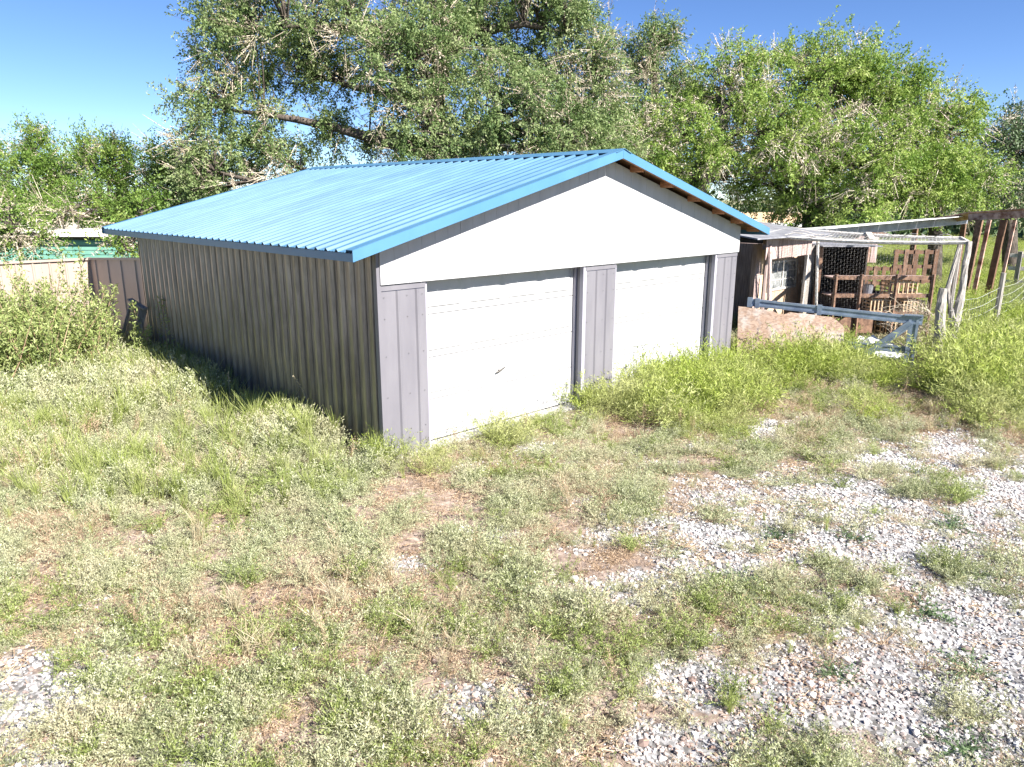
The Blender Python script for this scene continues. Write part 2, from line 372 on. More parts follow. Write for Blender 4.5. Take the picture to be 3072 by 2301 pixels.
KOCH = [(2080, 1210, 260, 120, 0.70), (2400, 1105, 230, 80, 0.76), (2960, 1150, 150, 150, 0.95), (3080, 1000, 220, 120, 0.8), (1850, 1240, 90, 50, 0.4), (1640, 1310, 170, 55, 0.34), (1370, 1410, 200, 45, 0.27), (2620, 1230, 90, 60, 0.45),
        (2760, 1180, 100, 50, 0.32), (1990, 1185, 160, 60, 0.72), (2640, 1150, 80, 40, 0.42), (3150, 1230, 100, 80, 0.7), (2120, 1350, 130, 50, 0.35), (3060, 1440, 60, 50, 0.3), (2050, 1160, 80, 60, 0.5), (2200, 1140, 90, 70, 0.55), (1230, 1395, 130, 36, 0.42), (1480, 1320, 120, 40, 0.46), (1600, 1265, 90, 40, 0.52), (1330, 1370, 110, 30, 0.44), (1780, 1230, 100, 40, 0.60)]
LEFT = [(250, 1180, 420, 150, 0.75), (480, 1190, 280, 110, 0.68), (820, 1330, 300, 100, 0.55), (1060, 1400, 180, 70, 0.44), (100, 1330, 250, 120, 0.5), (650, 1430, 330, 130, 0.42), (-300, 1250, 400, 250, 0.6), (300, 1420, 380, 140, 0.45), (1130, 1400, 120, 45, 0.42)]
def ell(px, py, L, soft=0.35):
    r = np.zeros_like(px)
    for e in L:
        d = np.sqrt(((px - e[0]) / e[2]) ** 2 + ((py - e[1]) / e[3]) ** 2)
        v = np.clip((1 + soft - d) / (2 * soft), 0, 1)
        if len(e) > 4: v = v * e[4]
        r = np.maximum(r, v)
    return r
def fields(x, y):
    P = np.stack([x, y, np.zeros_like(x)], -1); px, py, w = project(P)
    ok = w > 1.0
    px = np.where(ok, px, 1500); py = np.where(ok, py, 3500)
    nz = fbm(x * 1.1, y * 1.1, 3); nz2 = fbm(x * 3.3, y * 3.3, 9)
    nz3 = fbm(x * 7.0, y * 7.0, 15, 3)
    g = ell(px, py, GRAVEL, 0.7) * np.where(px < 1900, 0.72, 0.95) + (nz - 0.5) * 0.9 + (nz2 - 0.5) * 0.9 + (nz3 - 0.5) * 0.6
    g = np.where((px > 1900) & (py > 1250), g + 0.12, g)
    g = np.where((py > 1900), g + 0.16, g)
    g = np.where((px > 1300) & (py > 1380), g + 0.10, g)
    return dict(px=px, py=py, g=np.clip(g, 0, 1), warm=ell(px, py, WARM, 0.6), dry=ell(px, py, DRY, 0.5), koch=ell(px, py, KOCH, 0.35), left=ell(px, py, LEFT, 0.45), n1=nz, n2=nz2)
def ground_z(x, y):
    d = np.maximum(np.maximum(-x, x - GW), np.maximum(-y, y - GL))
    k = np.clip((d - 0.2) / 1.2, 0, 1)
    return k * ((fbm(x * 0.5, y * 0.5, 21) - 0.5) * 0.16 + (fbm(x * 2.2, y * 2.2, 5) - 0.5) * 0.05)

def axis(lo, hi, step, far):
    a = [lo]
    while a[-1] < hi: a.append(a[-1] + step)
    s = step; b = [lo]
    while b[-1] > -far: s *= 1.25; b.append(b[-1] - s)
    s = step; c = [a[-1]]
    while c[-1] < far: s *= 1.25; c.append(c[-1] + s)
    return np.array(b[:0:-1] + a + c[1:])
gx = axis(-7.0, 16.0, 0.09, 1800); gy = axis(-8.5, 13.0, 0.09, 1800)
X, Y = np.meshgrid(gx, gy); x = X.ravel(); y = Y.ravel()
fl = fields(x, y); z = ground_z(x, y)
far = np.clip((np.sqrt((x - 2) ** 2 + (y - 2) ** 2) - 14) / 8, 0, 1)
z = z * np.clip(1.5 - far, 0, 1)
nx, ny = len(gx), len(gy)
ii = (np.arange(ny - 1)[:, None] * nx + np.arange(nx - 1)[None, :]).ravel()
me = mesh_np('ground', np.stack([x, y, z], -1), np.stack([ii, ii + 1, ii + 1 + nx, ii + nx], -1), smooth=True)
a = me.attributes.new('gravel', 'FLOAT', 'POINT'); a.data.foreach_set('value', fl['g'].astype(np.float32))
a = me.attributes.new('far', 'FLOAT', 'POINT'); a.data.foreach_set('value', far.astype(np.float32))
tag(link('ground', me, M['ground']), kind='structure')

# ------------------------------------------------------------------ the garage
garage = empty('garage', (0, 0, 0), 'low garage with blue ribbed metal roof and two white overhead doors', 'garage')

# left wall : core + ribbed sheets
lw = MB().box(0.03, 0.11, 0.12, GL - 0.12, 0.0, 2.62).build('left_wall', M['deck_wood'], garage)
def rib_profile(width, pitch, rb, rt, h, off):
    """list of (u, w) along a ribbed sheet; w is height"""
    pts = [(0.0, 0.0)]; u = off
    while u + rb / 2 < width:
        pts += [(u - rb / 2, 0), (u - rt / 2, h), (u + rt / 2, h), (u + rb / 2, 0)]
        q = u + pitch / 2
        if q + 0.05 < width:
            for s in (-0.035, 0.035):
                pts += [(q + s - 0.010, 0), (q + s - 0.004, h * 0.16), (q + s + 0.004, h * 0.16), (q + s + 0.010, 0)]
        u += pitch
    pts.append((width, 0.0)); return pts
def sheet_mesh(name, prof, length, thick=0.0):
    """u along X, length along Y, height along Z (outward)"""
    n = len(prof); v = [(u, 0, w) for u, w in prof] + [(u, length, w) for u, w in prof]
    f = [(i, i + 1, n + i + 1, n + i) for i in range(n - 1)]
    if thick:
        m_ = len(v); v += [(u, yy, w - thick) for (u, yy, w) in v]
        f += [(m_ + i, m_ + n + i, m_ + n + i + 1, m_ + i + 1) for i in range(n - 1)]
        f += [(i, m_ + i, m_ + i + 1, i + 1) for i in range(n - 1)]
        f += [(n + i, n + i + 1, m_ + n + i + 1, m_ + n + i) for i in range(n - 1)]
    me = bpy.data.meshes.new(name); me.from_pydata(v, [], f); me.update(); return me
NS = 9; SW = (GL - 0.02) / NS
wprof = rib_profile(SW, SW / 4, 0.080, 0.040, 0.045, SW / 8)
wsheet = sheet_mesh('wall_sheet', wprof, 2.63, 0.002); wsheet.materials.append(M['wall_metal'])
for i in range(NS):
    o = link('wall_sheet', wsheet, None, lw)
    # u -> -Y (towards camera from back), length -> Z, height -> -X
    yb = 0.01 + (i + 1) * SW
    o.matrix_world = Matrix(((0, 0, -1, 0.0 - 0.0015 * (i % 2)), (-1, 0, 0, yb), (0, 1, 0, 0.0), (0, 0, 0, 1)))
sc = MB()
for zz in (0.35, 1.0, 1.72):
    for i in range(NS * 4):
        yy = 0.01 + SW / 4 * (i + 0.35)
        s = 0.009; xx = -0.004
        sc.add([(xx - .006, yy, zz - s), (xx - .006, yy + s, zz), (xx - .006, yy, zz + s), (xx - .006, yy - s, zz), (xx + .004, yy, zz)], [(0, 1, 2, 3), (0, 4, 1), (1, 4, 2), (2, 4, 3), (3, 4, 0)])
tag(sc.build('screws', M['screw'], lw), kind='stuff')
# corner trim
MB().box(-0.045, 0.012, -0.012, 0.008, 0.0, 2.60).box(-0.047, -0.034, 0.0085, 0.06, 0.0, 2.60).build('corner_trim', M['lilac_metal'], garage)
MB().box(-0.03, 0.03, GL - 0.008, GL + 0.02, 0.0, 2.62).build('corner_trim', M['wall_metal'], garage)
# other walls
MB().box(GW - 0.1, GW, 0.12, GL - 0.12, 0, 2.62).build('right_wall', M['wall_metal'], garage)
bw = MB()
bw.add([(0, GL - 0.1, 0), (GW, GL - 0.1, 0), (GW, GL - 0.1, rz(GW) - .06), (XM, GL - 0.1, ZR - .06), (0, GL - 0.1, rz(0) - .06),
        (0, GL, 0), (GW, GL, 0), (GW, GL, rz(GW) - .06), (XM, GL, ZR - .06), (0, GL, rz(0) - .06)],
       [(0, 1, 2, 3, 4), (9, 8, 7, 6, 5), (0, 5, 6, 1), (1, 6, 7, 2), (2, 7, 8, 3), (3, 8, 9, 4), (4, 9, 5, 0)])
bw.build('back_wall', M['wall_metal'], garage)
MB().box(-0.02, GW + 0.02, -0.05, 0.6, -0.1, 0.025).build('door_sill', M['concrete'], garage)

# front gable : backing and individual siding boards
UND = 0.095
gb = MB()
gb.add([(0.02, 0.0, HB + .01), (GW - 0.02, 0.0, HB + .01), (GW - 0.02, 0.0, rz(GW) - UND - .02), (XM, 0.0, ZR - UND - .02), (0.02, 0.0, rz(0) - UND - .02),
        (0.02, 0.1, HB + .01), (GW - 0.02, 0.1, HB + .01), (GW - 0.02, 0.1, rz(GW) - UND - .02), (XM, 0.1, ZR - UND - .02), (0.02, 0.1, rz(0) - UND - .02)],
       [(0, 1, 2, 3, 4), (9, 8, 7, 6, 5), (0, 5, 6, 1), (1, 6, 7, 2), (2, 7, 8, 3), (3, 8, 9, 4), (4, 9, 5, 0)])
gable = gb.build('gable', M['white_wood'], garage)
nb = 40; bwid = GW / nb
for i in range(nb):
    xa, xb = i * bwid, (i + 1) * bwid - 0.0035
    yo = -0.028 - (0.0015 if (i // 6) % 2 else 0.0)
    za, zb = rz(xa) - UND, rz(xb) - UND
    if xa < XM < xb: za = zb = min(za, zb)
    b = MB().hexa([(xa, yo, HB), (xb, yo, HB), (xb, -0.002, HB), (xa, -0.002, HB), (xa, yo, za), (xb, yo, zb), (xb, -0.002, zb), (xa, -0.002, za)])
    b.build('siding_board', M['white_wood'], gable)
# header box behind the boards, shading the doors
MB().box(0.03, GW - 0.03, 0.101, 0.26, HB + 0.012, HB + 0.16).build('door_header', M['white_wood'], garage)

# pilasters
PIL = [(0.0, 0.66), (3.62, 4.345), (7.27, GW)]
for k, (xa, xb) in enumerate(PIL):
    core = MB().box(xa + 0.03, xb - 0.004, 0.012, 0.24, 0.0, HB + 0.0).build('front_pier', M['white_trim'], garage)
    w = xb - xa - 0.012
    prof = [(0, 0)]
    for u in ((w * 0.37, w * 0.80) if k == 0 else (w * 0.36, w * 0.70) if k == 1 else (w * 0.4, w * 0.75)):
        prof += [(u - 0.028, 0), (u - 0.010, 0.020), (u + 0.010, 0.020), (u + 0.028, 0)]
    prof.append((w, 0))
    sm = sheet_mesh('front_sheet', prof, HB - 0.085, 0.002); sm.materials.append(M['lilac_metal'])
    o = link('front_sheet', sm, None, core)
    o.matrix_world = Matrix(((1, 0, 0, xa + 0.006), (0, 0, -1, 0.004), (0, 1, 0, 0.0), (0, 0, 0, 1)))
    MB().box(xa + 0.006, xb - 0.006, -0.003, 0.0115, HB - 0.075, HB - 0.002).build('flashing', M['lilac_metal'], core)
    s_ = MB()
    for zz in (0.35, 0.8, 1.3, 1.75, 2.0):
        for u in (0.05, w * 0.58, w - 0.05):
            q = 0.007; xx = xa + u; yy = -0.006
            s_.add([(xx - q, yy, zz), (xx, yy, zz - q), (xx + q, yy, zz), (xx, yy, zz + q), (xx, 0.003, zz)], [(0, 1, 2, 3), (0, 4, 1), (1, 4, 2), (2, 4, 3), (3, 4, 0)])
    tag(s_.build('screws', M['screw'], core), kind='stuff')
# jambs on the right side of each opening (and left)
for xj in (3.62, 7.27):
    MB().box(xj - 0.045, xj + 0.0275, 0.002, 0.075, 0.0, HB - 0.004).build('door_jamb', M['white_trim'], garage, bevel=0.003)
    MB().box(xj - 0.03, xj + 0.0275, 0.085, 0.135, 0.0, HB - 0.004).build('door_jamb', M['lilac_metal'], garage, bevel=0.003)
    MB().box(xj - 0.055, xj + 0.0275, 0.145, 0.192, 0.0, HB - 0.004).build('door_jamb', M['white_trim'], garage, bevel=0.003)
for xj in (0.66, 4.345):
    MB().box(xj - 0.003, xj + 0.03, 0.02, 0.19, 0.0, HB - 0.004).build('door_jamb', M['white_trim'], garage)

# overhead doors
def section_mesh(w, h, first):
    b = MB().box(0, w, 0, 0.04, 0.005, h - 0.005)
    n = 4; mg = 0.07; pw = (w - mg * (n + 1)) / n
    for i in range(n):
        x0 = mg + i * (pw + mg); x1 = x0 + pw; z0, z1 = 0.085, h - 0.085; c = 0.014; cx = 0.07; d = 0.019
        b.add([(x0, 0, z0), (x1, 0, z0), (x1, 0, z1), (x0, 0, z1), (x0 + cx, -d, z0 + c), (x1 - cx, -d, z0 + c), (x1 - cx, -d, z1 - c), (x0 + cx, -d, z1 - c)],
              [(4, 5, 6, 7), (0, 1, 5, 4), (1, 2, 6, 5), (2, 3, 7, 6), (3, 0, 4, 7)])
    return b.mesh('door_section')
for k, (xa, xb) in enumerate(((0.67, 3.60), (4.36, 7.25))):
    door = MB().box(xa, xb, 0.245, 0.27, 0.03, HB + 0.011).build('garage_door', M['white_door'], garage)
    hh = (HB + 0.10 - 0.03) / 4
    sm = section_mesh(xb - xa - 0.012, hh, k); sm.materials.append(M['white_door'])
    for j in range(4):
        o = link('door_section', sm, None, door); o.location = (xa + 0.006, 0.203, 0.035 + j * hh)
    MB().box(xa, xb, 0.205, 0.24, 0.026, 0.036).build('bottom_seal', M['black'], door)
    if k == 0:
        hx, hz_ = 2.02, 0.79
        h = MB().tube([(hx, 0.202, hz_), (hx, 0.15, hz_)], 0.014, 8).tube([(hx - 0.07, 0.152, hz_ - 0.02), (hx, 0.148, hz_), (hx + 0.09, 0.150, hz_ + 0.035)], [0.009, 0.013, 0.009], 6)
        h.box(hx - 0.03, hx + 0.03, 0.196, 0.2025, hz_ - 0.03, hz_ + 0.03)
        h.build('handle', M['steel_dark'], door)

# roof : deck with sheets, caps, trims, rafters as sub-parts
th = math.atan(SL); SLEN = (GW / 2 + OS) / math.cos(th)
Y0, Y1 = -OF, GL + OB
dk = MB()
for s in (-1, 1):
    def P(t, yy, dz):   # t distance from ridge along the slope plane (horizontal)
        return (XM + s * t, yy, ZR - SL * t + dz)
    te = GW / 2 + OS - 0.02; t0 = 0.004
    dk.hexa([P(t0, Y0 + .02, -.034), P(te, Y0 + .02, -.034), P(te, Y1 - .02, -.034), P(t0, Y1 - .02, -.034),
             P(t0, Y0 + .02, -.022), P(te, Y0 + .02, -.022), P(te, Y1 - .02, -.022), P(t0, Y1 - .02, -.022)])
roof = dk.build('roof', M['deck_wood'], garage)
nsr = 10; rw = (Y1 - Y0) / nsr
rprof = rib_profile(rw, rw / 4, 0.066, 0.026, 0.030, rw / 8)
for s in (-1, 1):
    rm = sheet_mesh('roof_sheet', rprof, SLEN, 0.0025); rm.materials.append(M['roof_blue'])
    for i in range(nsr):
        o = link('roof_sheet', rm, None, roof)
        # u -> +-Y, length from eave up to ridge, height -> slope normal
        if s == -1:
            uy = Vector((0, -1, 0)); ln = Vector((math.cos(th), 0, math.sin(th))); org = Vector((XM - GW / 2 - OS, Y0 + (i + 1) * rw, ZE - 0.016))
        else:
            uy = Vector((0, 1, 0)); ln = Vector((-math.cos(th), 0, math.sin(th))); org = Vector((XM + GW / 2 + OS, Y0 + i * rw, ZE - 0.016))
        nn = uy.cross(ln)
        mm = Matrix.Identity(4)
        for r in range(3):
            mm[r][0], mm[r][1], mm[r][2], mm[r][3] = uy[r], ln[r], nn[r], org[r]
        mm[2][3] += 0.0008 * (i % 2)
        o.matrix_world = mm
# ridge cap
rc = MB(); cw = 0.17
for s in (-1, 1):
    a0, a1 = (XM, ZR + 0.030), (XM + s * cw, ZR - SL * cw + 0.016)
    for (yy0, yy1) in ((Y0 - 0.03, Y1 + 0.03),):
        rc.hexa([(a0[0], yy0, a0[1] - .006), (a1[0], yy0, a1[1] - .006), (a1[0], yy1, a1[1] - .006), (a0[0], yy1, a0[1] - .006),
                 (a0[0], yy0, a0[1]), (a1[0], yy0, a1[1]), (a1[0], yy1, a1[1]), (a0[0], yy1, a0[1])])
rc.build('ridge_cap', M['trim_blue'], roof)
# rake trims (front and back, both slopes)
for yy, sg in ((Y0, -1), (Y1, 1)):
    for s in (-1, 1):
        t = MB(); te = GW / 2 + OS + 0.012; fw = 0.115
        def q(tt, y_, dz): return (XM + s * tt, y_, ZR - SL * tt + dz)
        ya, yb = sorted((yy + sg * 0.002, yy + sg * 0.014))
        t.hexa([q(0.002, ya, -.105), q(te, ya, -.105), q(te, yb, -.105), q(0.002, yb, -.105), q(0.002, ya, .014), q(te, ya, .014), q(te, yb, .014), q(0.002, yb, .014)])
        yc, yd = sorted((yy + sg * 0.014, yy - sg * fw))
        t.hexa([q(0.002, yc, .0145), q(te, yc, .0145), q(te, yd, .0145), q(0.002, yd, .0145), q(0.002, yc, .020), q(te, yc, .020), q(te, yd, .020), q(0.002, yd, .020)])
        t.build('rake_trim', M['trim_blue'], roof)
# eave fascia
for s in (-1, 1):
    xe = XM + s * (GW / 2 + OS)
    xa, xb = sorted((xe - s * 0.028, xe - s * 0.016))
    MB().box(xa, xb, Y0 + 0.004, Y1 - 0.004, ZE - 0.112, ZE - 0.022).box(*sorted((xe - s * 0.010, xe - s * 0.0155)), Y0 + 0.004, Y1 - 0.004, ZE - 0.075, ZE - 0.024).build('fascia_trim', M['trim_blue'], roof)
# open rafters under the rake and the eaves
for s in (-1, 1):
    def q(tt, y_, dz): return (XM + s * tt, y_, ZR - SL * tt + dz)
    te = GW / 2 + OS - 0.05
    MB().hexa([q(.003, Y0 + .012, -.098), q(te, Y0 + .012, -.098), q(te, Y0 + .05, -.098), q(.003, Y0 + .05, -.098), q(.003, Y0 + .012, -.036), q(te, Y0 + .012, -.036), q(te, Y0 + .05, -.036), q(.003, Y0 + .05, -.036)]).build('fly_rafter', M['raw_wood'], roof)
    for tt in (0.55, 1.35, 2.15, 2.95, 3.6, 4.2):
        MB().hexa([q(tt, Y0 + .052, -.122), q(tt + .04, Y0 + .052, -.122), q(tt + .04, -.032, -.122), q(tt, -.032, -.122), q(tt, Y0 + .052, -.037), q(tt + .04, Y0 + .052, -.037), q(tt + .04, -.032, -.037), q(tt, -.032, -.037)]).build('lookout', M['raw_wood'], roof)
    for j in range(14):
        yy = 0.3 + j * 0.6
        ta = GW / 2 + 0.05
        MB().hexa([q(ta, yy, -.125), q(te, yy, -.125), q(te, yy + .04, -.125), q(ta, yy + .04, -.125), q(ta, yy, -.036), q(te, yy, -.036), q(te, yy + .04, -.036), q(ta, yy + .04, -.036)]).build('rafter_tail', M['raw_wood'], roof)

def root(name, loc, label, cat, group=None):
    return empty(name, tuple(float(v) for v in loc), label, cat, group)
def part(mb, name, mat, parent, bevel=0.0, smooth=False):
    """geometry given in place coordinates, parented to an Empty standing at the thing's base"""
    o = mb.build(name, mat, parent, bevel=bevel, smooth=smooth)
    if parent.type == 'EMPTY': o.matrix_parent_inverse = Matrix.Translation(-parent.location)
    return o

# ------------------------------------------------------------------ metal fence behind the garage
FX, FY = 0.03, 11.9
def fence(label, a, b, h0, h1, n, ribs, outward, ztop_w, mat):
    a = Vector(a); b = Vector(b); d = (b - a); L = d.length; d.normalize(); o_ = Vector(outward)
    r = root('metal_fence', (a.x, a.y, 0), label, 'fence', 'metal sheet fence behind the garage')
    for i in range(n):
        p = a + d * (L * i / n + 0.004); e = a + d * (L * (i + 1) / n - 0.004)
        ha = h0 + (h1 - h0) * i / n; hb = h0 + (h1 - h0) * (i + 1) / n
        mb = MB()
        prof = [(0.0, 0.0)]; w = (e - p).length
        for k in range(ribs):
            u = w * (k + 0.5) / ribs
            prof += [(u - 0.03, 0), (u - 0.012, 0.022), (u + 0.012, 0.022), (u + 0.03, 0)]
        prof.append((w, 0))
        vs_ = []
        for zt in (0, 1):
            for u, hgt in prof:
                q = p + d * u + o_ * hgt
                vs_.append((q.x, q.y, (ha + (hb - ha) * u / w) if zt else 0.02))
        m_ = len(prof)
        back = [(v[0] - o_.x * 0.003, v[1] - o_.y * 0.003, v[2]) for v in vs_]
        fs = [(k, k + 1, m_ + k + 1, m_ + k) for k in range(m_ - 1)]
        fs += [(2 * m_ + k, 3 * m_ + k, 3 * m_ + k + 1, 2 * m_ + k + 1) for k in range(m_ - 1)]
        mb.add(vs_ + back, fs)
        part(mb, 'panel', mat, r)
    part(MB().bar(a + Vector((0, 0, h0 + .02)) + o_ * .012, b + Vector((0, 0, h1 + .02)) + o_ * .012, ztop_w, 0.05), 'top_rail', mat, r)
    part(MB().bar(a + Vector((0, 0, .5)) - o_ * .04, b + Vector((0, 0, .5)) - o_ * .04, 0.05, 0.05), 'lower_rail', mat, r)
    return r
f1 = fence('shaded sheet metal fence run between garage back corner and fence corner', (FX, GL + 0.04, 0), (FX, FY, 0), 1.95, 1.74, 4, 1, (-1, 0, 0), 0.07, M['fence_metal'])
f2 = fence('sunlit cream sheet metal fence run left of fence corner behind the bush', (FX - 0.03, FY, 0), (-9.5, FY, 0), 1.74, 1.76, 10, 3, (0, -1, 0), 0.07, M['fence_metal'])
part(MB().box(FX - 0.05, FX + 0.03, FY - 0.02, FY + 0.06, 0, 1.79), 'corner_post', M['fence_metal'], f1)

# boards leaning on the left wall, near its back
bd = root('leaning_boards', (-0.3, 8.05, 0), 'old boards leaning against the back end of the ribbed wall', 'boards')
part(MB().bar((-0.62, 8.32, 0.0), (-0.20, 8.28, 1.12), 0.16, 0.03, (0, 1, 0.0)), 'board', M['old_wood'], bd)
part(MB().bar((-0.62, 8.12, 0.0), (-0.20, 8.12, 1.16), 0.12, 0.045, (0, 1, 0)), 'board', M['crate_wood'], bd)
part(MB().bar((-0.52, 7.90, 0.0), (-0.14, 7.96, 1.05), 0.14, 0.025, (0, 1, 0)), 'board', M['old_wood'], bd)
part(MB().bar((-0.17, 7.75, 1.06), (-0.23, 8.42, 1.19), 0.10, 0.03, (0, 0, 1)), 'cross_board', M['old_wood'], bd)
ty = root('black_tyre', (-0.75, 8.62, 0), 'black rubber tyre standing in shade beside the leaning boards', 'tyre')
tb = MB(); R_, r_ = 0.36, 0.12
for i in range(20):
    for j in range(8):
        A = 2 * math.pi * i / 20; B = 2 * math.pi * j / 8
        rr = R_ + r_ * math.cos(B) * 0.9
        tb.v.append((-0.75 + r_ * math.sin(B) * 0.9, 8.62 + rr * math.cos(A), 0.47 + rr * math.sin(A)))
for i in range(20):
    for j in range(8):
        tb.f.append((i * 8 + j, ((i + 1) % 20) * 8 + j, ((i + 1) % 20) * 8 + (j + 1) % 8, i * 8 + (j + 1) % 8))
part(tb, 'tread', M['black'], ty, smooth=True)

# ------------------------------------------------------------------ trailer with green siding and white building beyond the fence
p = at(90, 770, 22.0); q2 = at(345, 770, 22.0)
tr = root('trailer_home', (p[0], p[1], 0), 'low trailer with sea green horizontal siding and cream roof edge beyond fence', 'trailer')
ux = Vector((q2[0] - p[0], q2[1] - p[1], 0)); LT = ux.length + 5.0; ux.normalize(); uy = Vector((-ux.y, ux.x, 0))
o3 = Vector((p[0], p[1], 0)) - ux * 4.5
def tbx(mb, u0, u1, v0, v1, z0, z1):
    c = [o3 + ux * u + uy * v for (u, v) in ((u0, v0), (u1, v0), (u1, v1), (u0, v1))]
    return mb.hexa([(k.x, k.y, z0) for k in c] + [(k.x, k.y, z1) for k in c])
part(tbx(MB(), 0, LT, 0.05, 2.6, 0.2, 2.0), 'wall', M['green_siding'], tr)
for i in range(12):
    part(tbx(MB(), 0.01, LT - 0.01, 0.015, 0.045, 0.25 + i * 0.135, 0.25 + i * 0.135 + 0.118), 'siding_plank', M['green_siding'], tr)
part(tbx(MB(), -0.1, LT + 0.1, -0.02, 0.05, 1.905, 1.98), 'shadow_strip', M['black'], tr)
rf = part(tbx(MB(), -0.15, LT + 0.15, -0.25, 2.8, 2.005, 2.16), 'roof', M['cream_paint'], tr)
p = at(10, 700, 31.0)
wb = root('white_shed', (p[0], p[1], 0), 'white low building half hidden by the shrubs beyond the fence', 'building')
o3 = Vector((p[0], p[1], 0)) - ux * 3; 
part(tbx(MB(), 0, 8.0, 0, 3, 0, 2.45), 'wall', M['cream_paint'], wb)
part(tbx(MB(), -0.2, 8.2, -0.3, 3.3, 2.46, 2.95), 'roof', M['pale_sheet'], wb)

# ------------------------------------------------------------------ right side: gate, strand board, pen, coop, shelter
# steel gate frame hanging between the garage side and the pen corner
G0 = Vector((9.02, 0.26, 1.08)); G1 = Vector((10.22, -2.66, 0.90)); gd = (G1 - G0); gh = Vector((gd.x, gd.y, 0)).normalized(); gn = Vector((gh.y, -gh.x, 0)) * -1
if gn.x > 0: gn = -gn
gt = root('steel_gate', (9.7, -1.3, 0), 'blue grey steel gate frame with diagonal brace before the poultry pen', 'gate')
def channel(mb, a, b, w, h):
    """rail with a groove: two lips over a web"""
    a = Vector(a); b = Vector(b); d = (b - a).normalized(); up = Vector((0, 0, 1))
    side = d.cross(up)
    if side.length < 0.2: side = gn.copy()
    side.normalize(); up = side.cross(d).normalized()
    mb.bar(a, b, w * 0.6, h, up)
    for k in (-1, 1):
        mb.bar(a + up * (k * h * 0.36), b + up * (k * h * 0.36), w, h * 0.27, up)
    return mb
def gp(t, z): q = G0.lerp(G1, t); return Vector((q.x, q.y, z))
part(channel(MB(), G0, G1, 0.07, 0.15), 'top_rail', M['gate_steel'], gt)
part(channel(MB(), gp(.955, 0.0), gp(.955, 0.98), 0.075, 0.17), 'end_post', M['gate_steel'], gt)
part(channel(MB(), gp(.94, 0.86) + gn * .06, gp(.66, 0.03) + gn * .06, 0.05, 0.13), 'diagonal_brace', M['gate_steel'], gt)
part(channel(MB(), gp(.93, 0.33) - gn * .02, gp(.35, 0.36) - gn * .02, 0.05, 0.13), 'lower_rail', M['gate_steel'], gt)
for t_ in (0.012, 0.06, 0.43):
    c = gp(t_, G0.lerp(G1, t_).z); part(MB().bar(c - gh * .045, c + gh * .045, 0.10, 0.19), 'bracket', M['gate_steel'], gt)
part(MB().bar(gp(.90, 1.0), gp(1.0, 1.0), 0.13, 0.02), 'top_plate', M['gate_steel'], gt)

ob = root('strand_board', (8.75, -0.8, 0), 'weathered speckled strand board leaning low beside the garage corner', 'board')
ta, tb2 = Vector((8.36, 0.10, 1.08)), Vector((9.50, -1.50, 0.90)); ba, bb = Vector((8.09, -0.10, 0.0)), Vector((9.23, -1.70, 0.0))
nn = Vector((-0.78, -0.56, 0.28)) * 0.014
om = MB(); nu_ = 16; top_ = []
for i in range(nu_ + 1):
    t_ = i / nu_; drop = random.uniform(0, .018) + (0.16 * max(0, (t_ - .86) / .14) ** 1.5) + (.05 if 5 < i < 8 else 0)
    b_ = ba.lerp(bb, t_); e_ = ta.lerp(tb2, t_); dd_ = (e_ - b_); e_ = e_ - dd_.normalized() * drop + gn * 0.03 * math.sin(t_ * 5)
    top_.append((b_, e_))
for i in range(nu_):
    (b1, e1), (b2, e2) = top_[i], top_[i + 1]
    om.hexa([b1, b2, b2 - nn, b1 - nn, e1, e2, e2 - nn, e1 - nn])
part(om, 'sheet', M['osb'], ob)
for t_ in (0.15, 0.85):
    q = ta.lerp(tb2, t_); part(MB().bar((q.x + .28, q.y + .22, 0), (q.x + .04, q.y + .03, q.z - .06), 0.05, 0.05, (0, 1, 0)), 'stake', M['old_wood'], ob)

# weathered posts at the pen corner
def rough_post(name, label, pts, radii, mat, group=None, k=9):
    b0 = Vector(pts[0]); r = root(name, (b0.x, b0.y, 0), label, 'post', group)
    P_ = []; R2 = []
    for i in range(len(pts) - 1):
        for t in np.linspace(0, 1, 6, endpoint=(i == len(pts) - 2)):
            v = Vector(pts[i]).lerp(Vector(pts[i + 1]), t) + Vector((random.uniform(-.012, .012), random.uniform(-.012, .012), 0))
            P_.append(v); R2.append((radii[i] * (1 - t) + radii[i + 1] * t) * random.uniform(0.92, 1.08))
    mb = MB().tube(P_, R2, k)
    mb.v = [(vx + random.uniform(-.008, .008), vy + random.uniform(-.008, .008), vz) for vx, vy, vz in mb.v]
    part(mb, 'trunk', mat, r)
    return r
rough_post('corner_post', 'thick split grey wooden post at the gate end', [(10.75, -2.86, -0.1), (10.80, -2.80, 0.8), (10.84, -2.74, 1.47)], [0.115, 0.10, 0.075], M['old_wood'])
fp = rough_post('forked_post', 'tall leaning grey pole post at the pen corner', [(11.05, -2.96, -0.1), (11.35, -2.93, 1.2), (11.62, -2.86, 2.32)], [0.10, 0.075, 0.05], M['old_wood'])
part(MB().tube([(11.2, -2.90, 0.85), (11.30, -2.70, 1.4), (11.55, -2.72, 2.2)], [0.06, 0.05, 0.035], 8), 'fork', M['old_wood'], fp)

